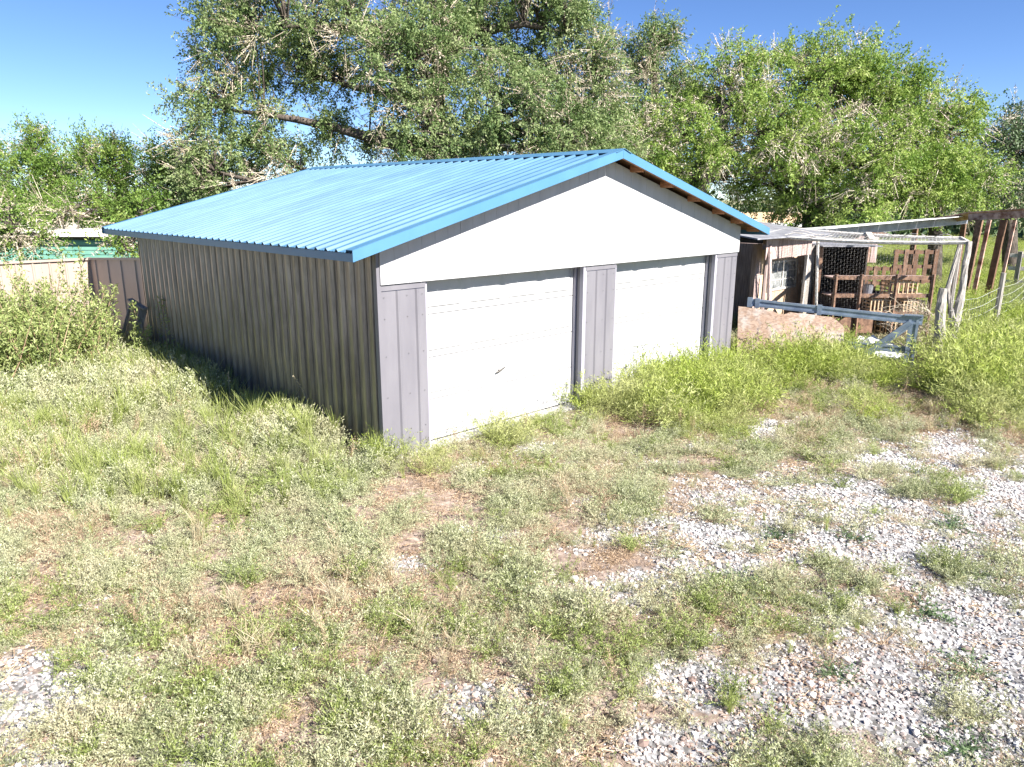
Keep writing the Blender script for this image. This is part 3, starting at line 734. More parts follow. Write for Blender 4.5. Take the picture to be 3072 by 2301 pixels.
# poultry pen : pole frame with netting
pen = root('poultry_pen', (11.4, -1.0, 0), 'pole framed poultry pen covered with sagging wire netting', 'pen')
c00 = Vector((11.65, -2.85, 2.30)); c01 = Vector((10.72, 0.80, 2.33)); c10 = Vector((13.9, -2.1, 2.28)); c11 = Vector((12.9, 1.35, 2.42))
def sag(a, b, s, n=8): return [a.lerp(b, i / n) - Vector((0, 0, s * 4 * (i / n) * (1 - i / n))) for i in range(n + 1)]
part(MB().tube(sag(c00, c01, 0.06), 0.038, 6), 'pole', M['bleached_wood'], pen)
part(MB().tube(sag(c10, c11, 0.05), 0.035, 6), 'pole', M['bleached_wood'], pen)
part(MB().tube([c01 + Vector((-.15, 0.02, .03)), c11], 0.04, 6), 'pole', M['bleached_wood'], pen)
part(MB().tube([c00, c10], 0.04, 6), 'pole', M['bleached_wood'], pen)
part(MB().bar(c00.lerp(c01, 0.45), c10.lerp(c11, 0.52), 0.12, 0.035), 'cross_board', M['bleached_wood'], pen)
for (u, nm) in ((0.0, 'pole'),):
    part(MB().tube([(10.0, 0.30, 1.0), (10.45, 0.62, 2.15), (10.62, 0.8, 2.40)], [0.05, 0.045, 0.035], 6), 'leaning_pole', M['mauve_wood'], pen)
part(MB().tube([(11.0, -0.35, 0.0), (11.12, -0.12, 2.3)], 0.032, 6), 'upright', M['bleached_wood'], pen)
part(MB().tube([(13.9, -2.1, 0.0), (13.9, -2.1, 2.3)], 0.05, 6), 'upright', M['old_wood'], pen)
part(MB().tube([(10.72, 0.82, 0.0), (10.72, 0.80, 2.33)], 0.045, 6), 'upright', M['mauve_wood'], pen)
def netting(quad, nu, nv, r, sg=0.0, rag=0.0):
    """hexagonal wire netting stretched over a quad of corner points"""
    A, B, C_, D_ = [Vector(v) for v in quad]; mb = MB()
    def pt(u, v):
        p_ = A.lerp(B, u).lerp(D_.lerp(C_, u), v)
        return p_ - Vector((0, 0, sg * 16 * u * (1 - u) * v * (1 - v))) + Vector((random.uniform(-rag, rag), random.uniform(-rag, rag), random.uniform(-rag, rag)))
    grid = {}
    for i in range(nu + 1):
        for j in range(nv + 1):
            off = (0.28 / nu) * (1 if (i + j) % 2 else -1)
            grid[i, j] = pt(min(max(i / nu + off * 0.5, 0), 1), j / nv)
    def seg(a, b):
        d = b - a; s_ = d.cross(Vector((0.3, 0.5, 0.8))).normalized() * r; t_ = d.cross(s_).normalized() * r
        mb.add([a + s_, a - s_ * .5 + t_ * .87, a - s_ * .5 - t_ * .87, b + s_, b - s_ * .5 + t_ * .87, b - s_ * .5 - t_ * .87], [(0, 1, 4, 3), (1, 2, 5, 4), (2, 0, 3, 5)])
    for i in range(nu + 1):
        for j in range(nv + 1):
            if j < nv: seg(grid[i, j], grid[i, j + 1])
            if i < nu and (i + j) % 2 == 0: seg(grid[i, j], grid[i + 1, j])
    return mb
tag(part(netting((c00, c01, c11, c10), 52, 40, 0.0020, 0.10, 0.006), 'netting', M['wire'], pen), kind='stuff')
tag(part(netting((c00 + Vector((0, 0, -.02)), c01 + Vector((0, 0, -.02)), Vector((10.95, 0.7, 0.9)), Vector((11.2, -2.9, 0.9))), 60, 34, 0.0012, 0.0, 0.005), 'netting', M['dark_wire'], pen), kind='stuff')
for k in range(5):   # stray withes lying over the net
    u = random.random(); s0 = c00.lerp(c01, 0.15 + 0.17 * k) + Vector((random.uniform(0, 1.6), 0, 0.05))
    pts = [s0 + Vector((0.12 * j * math.cos(k), 0.16 * j, 0.05 * math.sin(j * 1.3 + k) + (-0.03 * j if k == 2 else 0))) for j in range(6)]
    part(MB().tube(pts, 0.009, 5), 'loose_twig', M['bleached_wood'], pen)

# coop with window wall (faces the sun) and board valance
CY_ = 1.15
xl = onplane(2272, 850, 1, CY_)[0]; xr = onplane(2412, 850, 1, CY_)[0]
cp_ = root('chicken_coop', ((xl + xr) / 2, CY_, 0), 'small tan coop with a paned window under an old board valance', 'coop')
zt = 1.98
part(MB().box(xl, xr, CY_, CY_ + 0.10, 0, zt), 'front_wall', M['tan_wall'], cp_)
part(MB().box(xr - 0.1, xr, CY_ + 0.11, CY_ + 2.2, 0, zt), 'side_wall', M['mauve_wood'], cp_)
part(MB().box(xl - 0.25, xl - 0.01, CY_ - 0.06, CY_ + 0.05, 0, zt + 0.15), 'post', M['mauve_wood'], cp_)
part(MB().box(xr + 0.005, xr + 0.42, CY_ - 0.05, CY_ + 0.02, 0, zt + 0.1), 'post', M['mauve_wood'], cp_)
wx0 = onplane(2302, 850, 1, CY_)[0]; wx1 = onplane(2382, 850, 1, CY_)[0]; wz0 = onplane(2340, 862, 1, CY_)[2]; wz1 = onplane(2340, 788, 1, CY_)[2]
wd = part(MB().box(wx0 - .05, wx1 + .05, CY_ - 0.03, CY_ - 0.002, wz0 - .05, wz0).box(wx0 - .05, wx1 + .05, CY_ - 0.03, CY_ - 0.002, wz1, wz1 + .05).box(wx0 - .05, wx0, CY_ - 0.029, CY_ - 0.002, wz0 + .001, wz1 - .001).box(wx1, wx1 + .05, CY_ - 0.029, CY_ - 0.002, wz0 + .001, wz1 - .001), 'window', M['bleached_wood'], cp_)
xm_ = (wx0 + wx1) / 2; zm1 = wz0 + (wz1 - wz0) / 3; zm2 = wz0 + 2 * (wz1 - wz0) / 3
for (pa, pb) in ((wx0 + .004, xm_ - .03), (xm_ + .03, wx1 - .004)):
    for (za, zb) in ((wz0 + .004, zm1 - .012), (zm1 + .012, zm2 - .012), (zm2 + .012, wz1 - .004)):
        MB().box(pa, pb, CY_ - 0.012, CY_ - 0.003, za, zb).build('pane', M['glass'], wd)
MB().box(xm_ - .028, xm_ + .028, CY_ - 0.035, CY_ - 0.003, wz0 + .002, wz1 - .002).build('mullion', M['bleached_wood'], wd)
for zz in (zm1, zm2):
    MB().box(wx0 + .002, wx1 - .002, CY_ - 0.022, CY_ - 0.0025, zz - .011, zz + .011).build('muntin', M['bleached_wood'], wd)
VY = CY_ - 0.55
vx0 = onplane(2300, 745, 1, VY)[0]; vx1 = onplane(2436, 745, 1, VY)[0]; vz1 = onplane(2366, 712, 1, VY)[2]; vz0 = onplane(2366, 770, 1, VY)[2]
nbv = 9
val = part(MB().box(vx0, vx1, VY + 0.032, VY + 0.09, vz1 - 0.12, vz1 - 0.03), 'valance', M['brown_wood'], cp_)
for i in range(nbv):
    xa = vx0 + (vx1 - vx0) * i / nbv; xb = vx0 + (vx1 - vx0) * (i + 1) / nbv - 0.012
    jz = random.uniform(-.02, .02); jy = random.uniform(0, .012)
    MB().box(xa, xb, VY + jy, VY + 0.03, vz0 + jz, vz1).build('board', M['mauve_wood'], val)
part(MB().hexa([(vx0 - .9, VY - .25, vz1 + .02), (vx1 + .35, VY - .25, vz1 + .02), (vx1 + .35, CY_ + 2.4, vz1 + .42), (vx0 - .9, CY_ + 2.4, vz1 + .42),
                (vx0 - .9, VY - .25, vz1 + .05), (vx1 + .35, VY - .25, vz1 + .05), (vx1 + .35, CY_ + 2.4, vz1 + .45), (vx0 - .9, CY_ + 2.4, vz1 + .45)]), 'roof', M['galv'], cp_)
part(MB().bar((vx1 - .05, VY + .1, 0), (vx1 + .02, VY + .1, vz1), 0.06, 0.06, (0, 1, 0)), 'corner_stud', M['bleached_wood'], cp_)
part(MB().box(vx1 + .03, vx1 + .5, VY + .12, VY + .16, 0, vz1 - .25), 'plank_door', M['old_wood'], cp_)

# open shelter to the right, long roof edge
sa = at(2440, 698, 18.6); sb = at(2902, 655, 23.0)
sh = root('open_shelter', (sa[0], sa[1], 0), 'open animal shelter with a long grey roof edge and rusty end', 'shelter')
A = Vector(sa); B = Vector(sb); d = (B - A); dn = Vector((d.x, d.y, 0)).normalized(); bk = Vector((-dn.y, dn.x, 0))
part(MB().bar(A - Vector((0, 0, .04)), B - Vector((0, 0, .04)), 0.05, 0.24), 'roof_beam', M['galv'], sh)
R0, R1 = A + Vector((0, 0, .10)) - bk * .34, B + Vector((0, 0, .10)) - bk * .34
R2_, R3_ = B + bk * 3.4 + Vector((0, 0, -.25)), A + bk * 3.4 + Vector((0, 0, -.25))
ns_ = 8
for i in range(ns_):
    t0, t1 = i / ns_, (i + 0.985) / ns_
    q0, q1, q2v, q3 = R0.lerp(R1, t0), R0.lerp(R1, t1), R3_.lerp(R2_, t1), R3_.lerp(R2_, t0)
    u = Vector((0, 0, .02))
    part(MB().hexa([q0, q1, q2v, q3, q0 + u, q1 + u, q2v + u, q3 + u]), 'roof_sheet', M['pale_sheet'], sh)
for t in (0.0, 0.30, 0.62, 0.98):
    p0 = A.lerp(B, t); part(MB().bar((p0.x, p0.y, 0), (p0.x, p0.y, p0.z - .16), 0.13, 0.13, (0, 1, 0)), 'post', M['brown_wood'] if t > .5 else M['shaded_wood'], sh)
    p1 = p0 + bk * 3.2; part(MB().bar((p1.x, p1.y, 0), (p1.x, p1.y, p0.z - .28), 0.12, 0.12, (0, 1, 0)), 'post', M['shaded_wood'], sh)
# back left half walled in, shade of the inside put into the wall colour
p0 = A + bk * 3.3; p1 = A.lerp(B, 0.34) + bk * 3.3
part(MB().hexa([(p0.x, p0.y, 0), (p1.x, p1.y, 0), (p1.x + bk.x * .04, p1.y + bk.y * .04, 0), (p0.x + bk.x * .04, p0.y + bk.y * .04, 0), (p0.x, p0.y, 2.05), (p1.x, p1.y, 2.1), (p1.x + bk.x * .04, p1.y + bk.y * .04, 2.1), (p0.x + bk.x * .04, p0.y + bk.y * .04, 2.05)]), 'back_wall', M['shaded_wood'], sh)
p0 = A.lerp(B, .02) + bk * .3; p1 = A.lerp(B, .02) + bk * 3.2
part(MB().hexa([(p0.x, p0.y, 0), (p0.x + .05, p0.y, 0), (p1.x + .05, p1.y, 0), (p1.x, p1.y, 0), (p0.x, p0.y, 2.1), (p0.x + .05, p0.y, 2.1), (p1.x + .05, p1.y, 2.0), (p1.x, p1.y, 2.0)]), 'side_wall', M['shaded_wood'], sh)
# rusty end bay
e0 = Vector(at(2905, 652, 21.8)); e1 = Vector(at(3110, 640, 20.6))
part(MB().bar(e0, e1, 0.05, 0.20), 'rusty_fascia', M['rust'], sh)
for i in range(12):
    q0 = e0.lerp(e1, i / 12); q1 = e0.lerp(e1, (i + .9) / 12); u = Vector((0, 0, .13)); bb2 = Vector((0.9, 2.8, -0.55))
    part(MB().hexa([q0 + u, q1 + u, q1 + u + bb2, q0 + u + bb2, q0 + u * 1.22, q1 + u * 1.22, q1 + u * 1.22 + bb2, q0 + u * 1.22 + bb2]), 'rusty_sheet', M['rust'], sh)
for px_, w_, mt in ((2940, .16, 'brown_wood'), (2968, .10, 'rust'), (3012, .16, 'deck_wood'), (3045, .08, 'rust')):
    q0 = Vector(at(px_, 660, 21.2)); part(MB().bar((q0.x - .1, q0.y + .1, 0), (q0.x, q0.y, q0.z), w_, w_, (0, 1, 0)), 'post', M[mt], sh)

# rusty sheet hung at the back of the shelter and wooden pallet
rs = Vector(at(2590, 735, 20.0))
rr_ = root('rusty_panel', (rs.x, rs.y, 0), 'rusty vertical sheet hanging at the back of the shelter', 'panel')
rx = Vector((RIGHT[0], RIGHT[1], 0)).normalized()
for i in range(5):
    c = rs + rx * (-0.45 + 0.19 * i); part(MB().bar((c.x, c.y, 1.42), (c.x, c.y, 2.2), 0.17, 0.02, (-rx.y, rx.x, 0)), 'strip', M['rust' if i % 2 else 'mauve_wood'], rr_)
part(MB().bar(rs - rx * .6 + Vector((0, 0, 2.2 - rs.z)), rs + rx * .6 + Vector((0, 0, 2.2 - rs.z)), .05, .07), 'hanging_rail', M['brown_wood'], rr_)
part(MB().bar((rs.x - rx.x * .55, rs.y - rx.y * .55, 0), (rs.x - rx.x * .55, rs.y - rx.y * .55, 2.2), .08, .08, (0, 1, 0)), 'stud', M['deck_wood'], rr_)
def pallet(label, px, py, D, w, h, n):
    c = Vector(at(px, py, D)); r = root('wooden_pallet', (c.x, c.y, 0), label, 'pallet')
    for i in range(n):
        q = c + rx * (-w / 2 + w * i / (n - 1)); part(MB().bar((q.x, q.y, c.z - h / 2), (q.x, q.y, c.z + h / 2), .10, .022, (-rx.y, rx.x, 0)), 'slat', M['brown_wood' if i == 1 else 'deck_wood'], r)
    for t in (-.42, 0.0, .42):
        part(MB().bar(c - rx * (w / 2 + .06) + Vector((-rx.y * .03, rx.x * .03, t * h)), c + rx * (w / 2 + .06) + Vector((-rx.y * .03, rx.x * .03, t * h)), .035, .09), 'stringer', M['deck_wood'], r)
    for t in (-.5, .5):
        q = c + rx * (w * t); part(MB().bar((q.x - rx.y * .06, q.y + rx.x * .06, 0), (q.x - rx.y * .06, q.y + rx.x * .06, c.z), .06, .04, (0, 1, 0)), 'leg', M['deck_wood'], r)
pallet('dark upright pallet fence standing behind the shelves', 2745, 800, 18.2, 1.0, 0.85, 5)

pallet('weathered pallet leaning upright at the right of the shelter', 2660, 850, 19.2, 1.1, 0.9, 6)
tk = Vector(at(2700, 900, 18.8))
tmb = root('timber_stack', (tk.x, tk.y, 0), 'stack of weathered timbers on the ground inside the shelter', 'timber')
for i in range(9):
    c = Vector((tk.x, tk.y, 0.05 + 0.10 * (i // 3))) + Vector((-rx.y, rx.x, 0)) * (0.16 * (i % 3)) + rx * random.uniform(-.1, .1)
    part(MB().bar(c - rx * .9, c + rx * .9, .13, .085), 'timber', M['brown_wood' if i % 2 else 'old_wood'], tmb)
# stall added to block sun, its walls painted dark, between coop and shelves
bk2 = Vector((-rx.y, rx.x, 0))
s0 = Vector(at(2452, 800, 17.6)); s0.z = 0
st = root('dark_stall', (s0.x, s0.y, 0), 'roofed stall added for the dark opening beside the tan coop', 'stall')
def sbx(u0, u1, v0, v1, z0, z1):
    c = [s0 + rx * u + bk2 * v for (u, v) in ((u0, v0), (u1, v0), (u1, v1), (u0, v1))]
    return MB().hexa([(k.x, k.y, z0) for k in c] + [(k.x, k.y, z1) for k in c])
part(sbx(0, 1.25, 1.9, 1.94, 0, 2.02), 'back_wall', M['shaded_wood'], st)
part(sbx(-0.04, -0.002, 0.0, 1.94, 0, 2.02), 'side_wall', M['shaded_wood'], st)
part(sbx(1.252, 1.29, 0.2, 1.94, 0, 2.02), 'side_wall', M['shaded_wood'], st)
part(sbx(-0.06, 1.35, -0.35, 1.98, 2.024, 2.05), 'roof', M['galv'], st)
part(sbx(-0.03, 0.06, -0.12, -0.02, 0, 2.02), 'post', M['brown_wood'], st)

# shelves with crates
sc0 = Vector(at(2500, 830, 16.2)); 
shf = root('shelf_rack', (sc0.x, sc0.y, 0), 'rough brown wooden shelf rack inside the pen', 'shelf')
wS = 2.25
for zz in (0.62, 1.02, 1.42):
    a0 = Vector((sc0.x, sc0.y, zz)); part(MB().bar(a0, a0 + rx * wS, .04, .085), 'rail', M['brown_wood'], shf)
    bk2 = Vector((-rx.y, rx.x, 0))
    part(MB().bar(a0 + bk2 * .27 + Vector((0, 0, -.01)), a0 + bk2 * .27 + rx * wS + Vector((0, 0, -.01)), .46, .025), 'shelf_board', M['mauve_wood'], shf)
for t in (0.02, 0.27, 0.62, 0.98):
    q = sc0 + rx * (wS * t) + Vector((rx.y * .05, -rx.x * .05, 0)); part(MB().bar((q.x, q.y, 0), (q.x, q.y, 1.5), .09, .05, (0, 1, 0)), 'upright', M['brown_wood'], shf)
part(MB().bar((sc0.x + rx.x * .1, sc0.y + rx.y * .1, 0.35), (sc0.x + rx.x * 1.0, sc0.y + rx.y * 1.0, 0.35), .03, .35), 'lower_panel', M['brown_wood'], shf)
bk2 = Vector((-rx.y, rx.x, 0))
for i in range(11):
    q = sc0 + bk2 * .56 + rx * (0.02 + i * 0.205); part(MB().bar((q.x, q.y, 0), (q.x, q.y, random.uniform(.95, 1.12)), .19, .02, bk2), 'shade_plank', M['shaded_wood'], shf)  # planks added behind the rack, coloured dark to stand for shade
def crate(label, t, z0, w, h, dpt):
    c = sc0 + rx * (wS * t) + bk2 * .25; c.z = z0
    r = root('slatted_crate', (c.x, c.y, z0), label, 'crate', 'slatted crates on the shelf rack')
    for f_ in (-1, 1):
        n = 7
        for i in range(n):
            q = c + rx * (-w / 2 + w * i / (n - 1)) + bk2 * (f_ * dpt / 2)
            part(MB().bar((q.x, q.y, z0 + .02), (q.x, q.y, z0 + h - .02), .028, .01, bk2), 'slat', M['crate_wood'], r)
        for zz in (0.02, h - .02):
            part(MB().bar(c - rx * w / 2 + bk2 * (f_ * (dpt / 2 - .012)) + Vector((0, 0, zz)), c + rx * w / 2 + bk2 * (f_ * (dpt / 2 - .012)) + Vector((0, 0, zz)), .012, .04), 'frame_slat', M['crate_wood'], r)
        for i in range(4):
            zz = .03 + (h - .06) * i / 3
            part(MB().bar(c + rx * (f_ * w / 2) - bk2 * dpt / 2 + Vector((0, 0, zz)), c + rx * (f_ * w / 2) + bk2 * dpt / 2 + Vector((0, 0, zz)), .012, .035), 'side_slat', M['crate_wood'], r)
    part(MB().bar(c - rx * (w / 2 - .01) + Vector((0, 0, .008)), c + rx * (w / 2 - .01) + Vector((0, 0, .008)), dpt * .95, .012), 'floor', M['crate_wood'], r)
crate('long slatted crate on the top shelf of the rack', 0.72, 1.03, 0.62, 0.30, 0.4)
crate('small slatted crate at the right end of the middle shelf', 0.85, 0.632, 0.46, 0.28, 0.4)
crate('slatted crate in the centre of the middle shelf', 0.53, 0.632, 0.50, 0.30, 0.4)
crate('slatted crate standing on the ground under the shelf rack', 0.75, 0.02, 0.80, 0.42, 0.4)
bk_ = sc0 + rx * (wS * .40) + bk2 * .2
pl = root('tin_pail', (bk_.x, bk_.y, 1.03), 'small tin pail on the top shelf beside the long crate', 'pail')
part(MB().tube([(bk_.x, bk_.y, 1.032), (bk_.x, bk_.y, 1.25)], [0.09, 0.115], 12), 'body', M['galv'], pl)
part(MB().tube([(bk_.x - .11, bk_.y, 1.25), (bk_.x - .06, bk_.y, 1.36), (bk_.x + .06, bk_.y, 1.36), (bk_.x + .11, bk_.y, 1.25)], .006, 5), 'handle', M['galv'], pl)

# woven wire fence running off to the right, with posts
wf = root('woven_wire_fence', (11.2, -2.95, 0), 'sagging woven wire fence running off to the right', 'fence')
pts_f = [Vector((10.95, -2.9, 0)), Vector((14.2, -2.95, 0)), Vector((18.5, -2.6, 0)), Vector((24.0, -2.2, 0))]
for i in range(1, 4):
    q = pts_f[i]; part(MB().tube([(q.x, q.y, -.1), (q.x + .02, q.y, 1.55)], [.07, .055], 8), 'post', M['old_wood'], wf)
wm = MB()
for i in range(3):
    a0, b0 = pts_f[i], pts_f[i + 1]; n = int((b0 - a0).length / 0.16)
    for zz in (0.12, 0.28, 0.45, 0.64, 0.84, 1.04, 1.24):
        P_ = [a0.lerp(b0, j / 8) + Vector((0, 0.01, zz - 0.10 * math.sin(math.pi * j / 8) + random.uniform(-.01, .01))) for j in range(9)]
        wm.tube(P_, 0.004, 3, cap=False)
    for j in range(n):
        q = a0.lerp(b0, j / n); s_ = 0.10 * math.sin(math.pi * j / n)
        wm.tube([q + Vector((0, 0.01, .12 - s_)), q + Vector((0, 0.01, 1.24 - s_))], 0.0032, 3, cap=False)
tag(part(wm, 'wire_mesh', M['wire'], wf), kind='stuff')
# wooden rail fence beyond
rl = root('rail_fence', (26, -1.5, 0), 'pale wooden rail fence at the right edge beyond the wire fence', 'fence')
r0 = Vector(gz(3010, 885)); r1 = Vector(gz(3330, 905))
for k, zz in enumerate((0.45, 0.9, 1.32)):
    part(MB().bar(r0 + Vector((0, 0, zz)), r1 + Vector((0, 0, zz)), .05, .12), 'rail', M['bleached_wood'], rl)
for t in (0.1, 0.3, 0.5, 0.7, 0.9):
    q = r0.lerp(r1, t); part(MB().bar((q.x, q.y, 0), (q.x, q.y, 1.45), .12, .12, (0, 1, 0)), 'post', M['old_wood'], rl)

# tan roofed building glimpsed between garage and shelter
hb_ = Vector(at(2290, 668, 33.0))
hs = root('tan_shed', (hb_.x, hb_.y, 0), 'small shed with tan and white roof seen past the garage eave', 'shed')
o3 = Vector((hb_.x, hb_.y, 0)) - rx * 2; ux = rx; uy = bk2
part(tbx(MB(), 0, 4.5, 0, 2.5, 0, 1.9), 'wall', M['cream_paint'], hs)
part(tbx(MB(), -.2, 4.7, -.3, 2.8, 1.905, 2.05), 'roof', M['pale_sheet'], hs)
part(tbx(MB(), -.1, 4.6, 1.0, 2.8, 2.055, 2.5), 'upper_roof', M['crate_wood'], hs)

# ------------------------------------------------------------------ vegetation
def unit(v): return v / (np.linalg.norm(v, axis=-1, keepdims=True) + 1e-9)
def leaf_quads(P, D_, L, Wd, rng):
    """diamond leaves at P pointing along D_, width across a random normal"""
    n = len(P); rnd = unit(rng.normal(size=(n, 3))); S = unit(np.cross(D_, rnd))
    L = (L * rng.uniform(0.65, 1.25, (n, 1))); Wd = Wd * rng.uniform(0.7, 1.2, (n, 1))
    nrm = unit(np.cross(D_, S))
    v = np.stack([P, P + D_ * L * 0.45 + S * Wd * 0.5 + nrm * L * 0.06, P + D_ * L, P + D_ * L * 0.45 - S * Wd * 0.5 + nrm * L * 0.06], 1)
    return v.reshape(-1, 3), np.arange(n * 4).reshape(-1, 4)
def ribbons(A, B, w, rng):
    n = len(A); d = unit(B - A); s = unit(np.cross(d, rng.normal(size=(n, 3)))) * w * 0.5
    v = np.stack([A - s, A + s, B + s * 0.4, B - s * 0.4], 1)
    return v.reshape(-1, 3), np.arange(n * 4).reshape(-1, 4)

def tree(name, label, base, trunk_pts, trunk_r, blobs, leaf, mats, dry=0.25, seed=1, group='trees behind the garage', droop=0.35, spread=0.42, ntw=12, nlf=16, cat='tree', limb_r=0.5):
    """blobs: (centre, radii, number of leaf clusters). leaf=(length,width)"""
    rng = np.random.default_rng(seed); rnd = random.Random(seed)
    r = root(name, (base[0], base[1], 0), label, cat, group)
    tp = [Vector(p_) for p_ in trunk_pts]
    tm = MB(); n = len(tp)
    tm.tube(tp, [trunk_r * (1 - 0.45 * i / (n - 1)) for i in range(n)], 9)
    limb_pts = [(p_, trunk_r * 0.4) for p_ in tp[1:]]
    top = tp[-1]
    allc = []
    for (c, rad, nc) in blobs:
        c = Vector(c); start = min(tp[1:], key=lambda p_: (p_ - c).length + (0 if p_.z < c.z else 3))
        mid = start.lerp(c, 0.5) + Vector((rnd.uniform(-.4, .4), rnd.uniform(-.4, .4), rnd.uniform(0.0, .7)))
        path = []
        for t in np.linspace(0, 1, 7):
            q = start.lerp(mid, t).lerp(mid.lerp(c, t), t) + Vector((rnd.uniform(-.09, .09), rnd.uniform(-.09, .09), rnd.uniform(-.06, .06)))
            path.append(q)
        path[0] = start
        tm.tube(path, [trunk_r * limb_r * (1 - 0.8 * t) for t in np.linspace(0, 1, 7)], 6)
        limb_pts += [(q, 0.04) for q in path[1:]]
        d = unit(rng.normal(size=(nc, 3))); rr = rng.uniform(0.25, 1.0, (nc, 1)) ** 0.5
        lump = 1 + 0.22 * np.sin(d[:, :1] * 5 + seed) * np.cos(d[:, 2:] * 6 + d[:, 1:2] * 4)
        allc.append(np.array(c) + d * rr * lump * np.array(rad))
    Cn = np.concatenate(allc)
    LP = np.array([tuple(q) for q, _ in limb_pts])
    for c in Cn:
        dd = np.linalg.norm(LP - c, axis=1) + np.where(LP[:, 2] > c[2] + .3, 1.0, 0); q = LP[dd.argmin()]
        mid = (q + c) / 2 + rng.normal(size=3) * 0.12
        tm.tube([q, mid, c], [0.035, 0.022, 0.008], 4, cap=False)
    part(tm, 'trunk', mats[1], r, smooth=True)
    nC = len(Cn)
    # twigs of every cluster
    ctr = Cn.mean(0)
    out = unit(Cn - ctr)
    td = unit(rng.normal(size=(nC, ntw, 3)) + out[:, None, :] * 0.45 + np.array([0, 0, -droop]))
    tl = rng.uniform(0.5, 1.25, (nC, ntw, 1)) * spread * 2
    A_ = np.repeat(Cn[:, None, :], ntw, 1) + rng.normal(size=(nC, ntw, 3)) * spread * 0.28
    B_ = A_ + td * tl + np.array([0, 0, -0.12]) * droop
    isdry = rng.random((nC, ntw)) < np.where(rng.random((nC, 1)) < dry * 0.85, 0.75, 0.04)
    gi = ~isdry
    Ag, Bg, Dg = A_[gi], B_[gi], td[gi]
    t = rng.uniform(0.08, 1.0, (len(Ag), nlf, 1))
    P_ = Ag[:, None, :] * (1 - t) + Bg[:, None, :] * t + rng.normal(size=(len(Ag), nlf, 3)) * 0.035
    Dl = unit(Dg[:, None, :] * 0.6 + rng.normal(size=(len(Ag), nlf, 3)) * 0.75 + np.array([0, 0, -droop * 0.6]))
    V, F = leaf_quads(P_.reshape(-1, 3), Dl.reshape(-1, 3), leaf[0], leaf[1], rng)
    me = mesh_np('crown', V, F); o = link('crown', me, mats[0], r); o.matrix_parent_inverse = Matrix.Translation(-r.location)
    Ad, Bd = A_[isdry], B_[isdry]
    if len(Ad) > 3:
        k = 4; s_ = np.repeat(Ad, k, 0); e_ = np.repeat(Bd, k, 0) + rng.normal(size=(len(Ad) * k, 3)) * spread * 0.4
        s_ = s_ + (e_ - s_) * rng.uniform(0, 0.5, (len(s_), 1))
        V1, F1 = ribbons(s_, e_, 0.016, rng)
        tt = rng.uniform(0.2, 1, (len(s_), 5, 1)); Pp = (s_[:, None] * (1 - tt) + e_[:, None] * tt).reshape(-1, 3)
        V2, F2 = leaf_quads(Pp, unit(rng.normal(size=Pp.shape)), leaf[0] * 0.8, leaf[1] * 0.55, rng)
        me = mesh_np('dry_twigs', np.concatenate([V1, V2]), np.concatenate([F1, F2 + len(V1)]))
        o = link('dry_twigs', me, M['dry_twig'], r); o.matrix_parent_inverse = Matrix.Translation(-r.location)
        tag(o, 'bare pale dry twigs')
    return r
def PB(px, py, D, rx_, ry_, nc, rd=None):
    """crown lobe centred in direction (px,py) at distance D; radii in photo pixels"""
    s = D / FPX; c = at(px, py, D); rw_ = rx_ * s
    return (c, (rw_, (rd if rd else rw_ * 0.9), ry_ * s), nc)
def gpt(px, D):
    r = ray(px, 900); c = CAM + D * r
    return (c[0], c[1])

# the big tree behind the roof
b0 = gpt(1330, 21.5)
tp = [(b0[0], b0[1], -0.2), (b0[0] + .1, b0[1], 1.6), tuple(at(1340, 470, 21.5)), tuple(at(1300, 330, 21.5)), tuple(at(1330, 150, 21.6)), tuple(at(1300, -80, 21.6))]
tree('cottonwood_tree', 'huge spreading tree with dark limbs rising behind the blue roof', b0, tp, 0.42,
     [PB(690, 330, 21, 160, 150, 44), PB(760, 90, 21, 190, 150, 62), PB(640, 510, 20.5, 110, 120, 30), PB(820, 470, 21.5, 150, 80, 22), PB(1020, 90, 22, 260, 130, 70), PB(1250, 180, 20.5, 190, 170, 72),
      PB(1450, 100, 22, 200, 170, 80), PB(1690, 90, 21.5, 150, 200, 66), PB(1560, 340, 20.5, 190, 150, 84), PB(1300, 400, 20.5, 170, 110, 50), PB(1060, 400, 22, 150, 100, 16), PB(1720, 380, 21, 130, 130, 50), PB(1000, -150, 22, 500, 140, 90), PB(1500, -150, 22, 330, 150, 60), PB(960, 240, 22.5, 130, 90, 14), PB(1800, 280, 21.5, 80, 170, 40), PB(1840, 440, 22, 90, 80, 26)],
     (0.092, 0.044), (M['leaf_big'], M['bark']), dry=0.24, seed=3, ntw=14, nlf=27, spread=0.37)
# slim sparse tree
b0 = gpt(1960, 29)
tree('slim_tree', 'slim sparse grey green tree between the huge tree and the elms', b0, [(b0[0], b0[1], -.2), tuple(at(1960, 420, 29)), tuple(at(1965, 230, 29)), tuple(at(1970, 120, 29))], 0.22,
     [PB(1940, 160, 29, 85, 80, 34), PB(2000, 110, 29, 60, 40, 18), PB(1950, 330, 29, 120, 110, 70), PB(2050, 250, 29, 70, 70, 24), PB(1900, 430, 28, 120, 90, 48)], (0.12, 0.055), (M['leaf_big'], M['bark']), dry=0.22, seed=5, ntw=11, nlf=18)
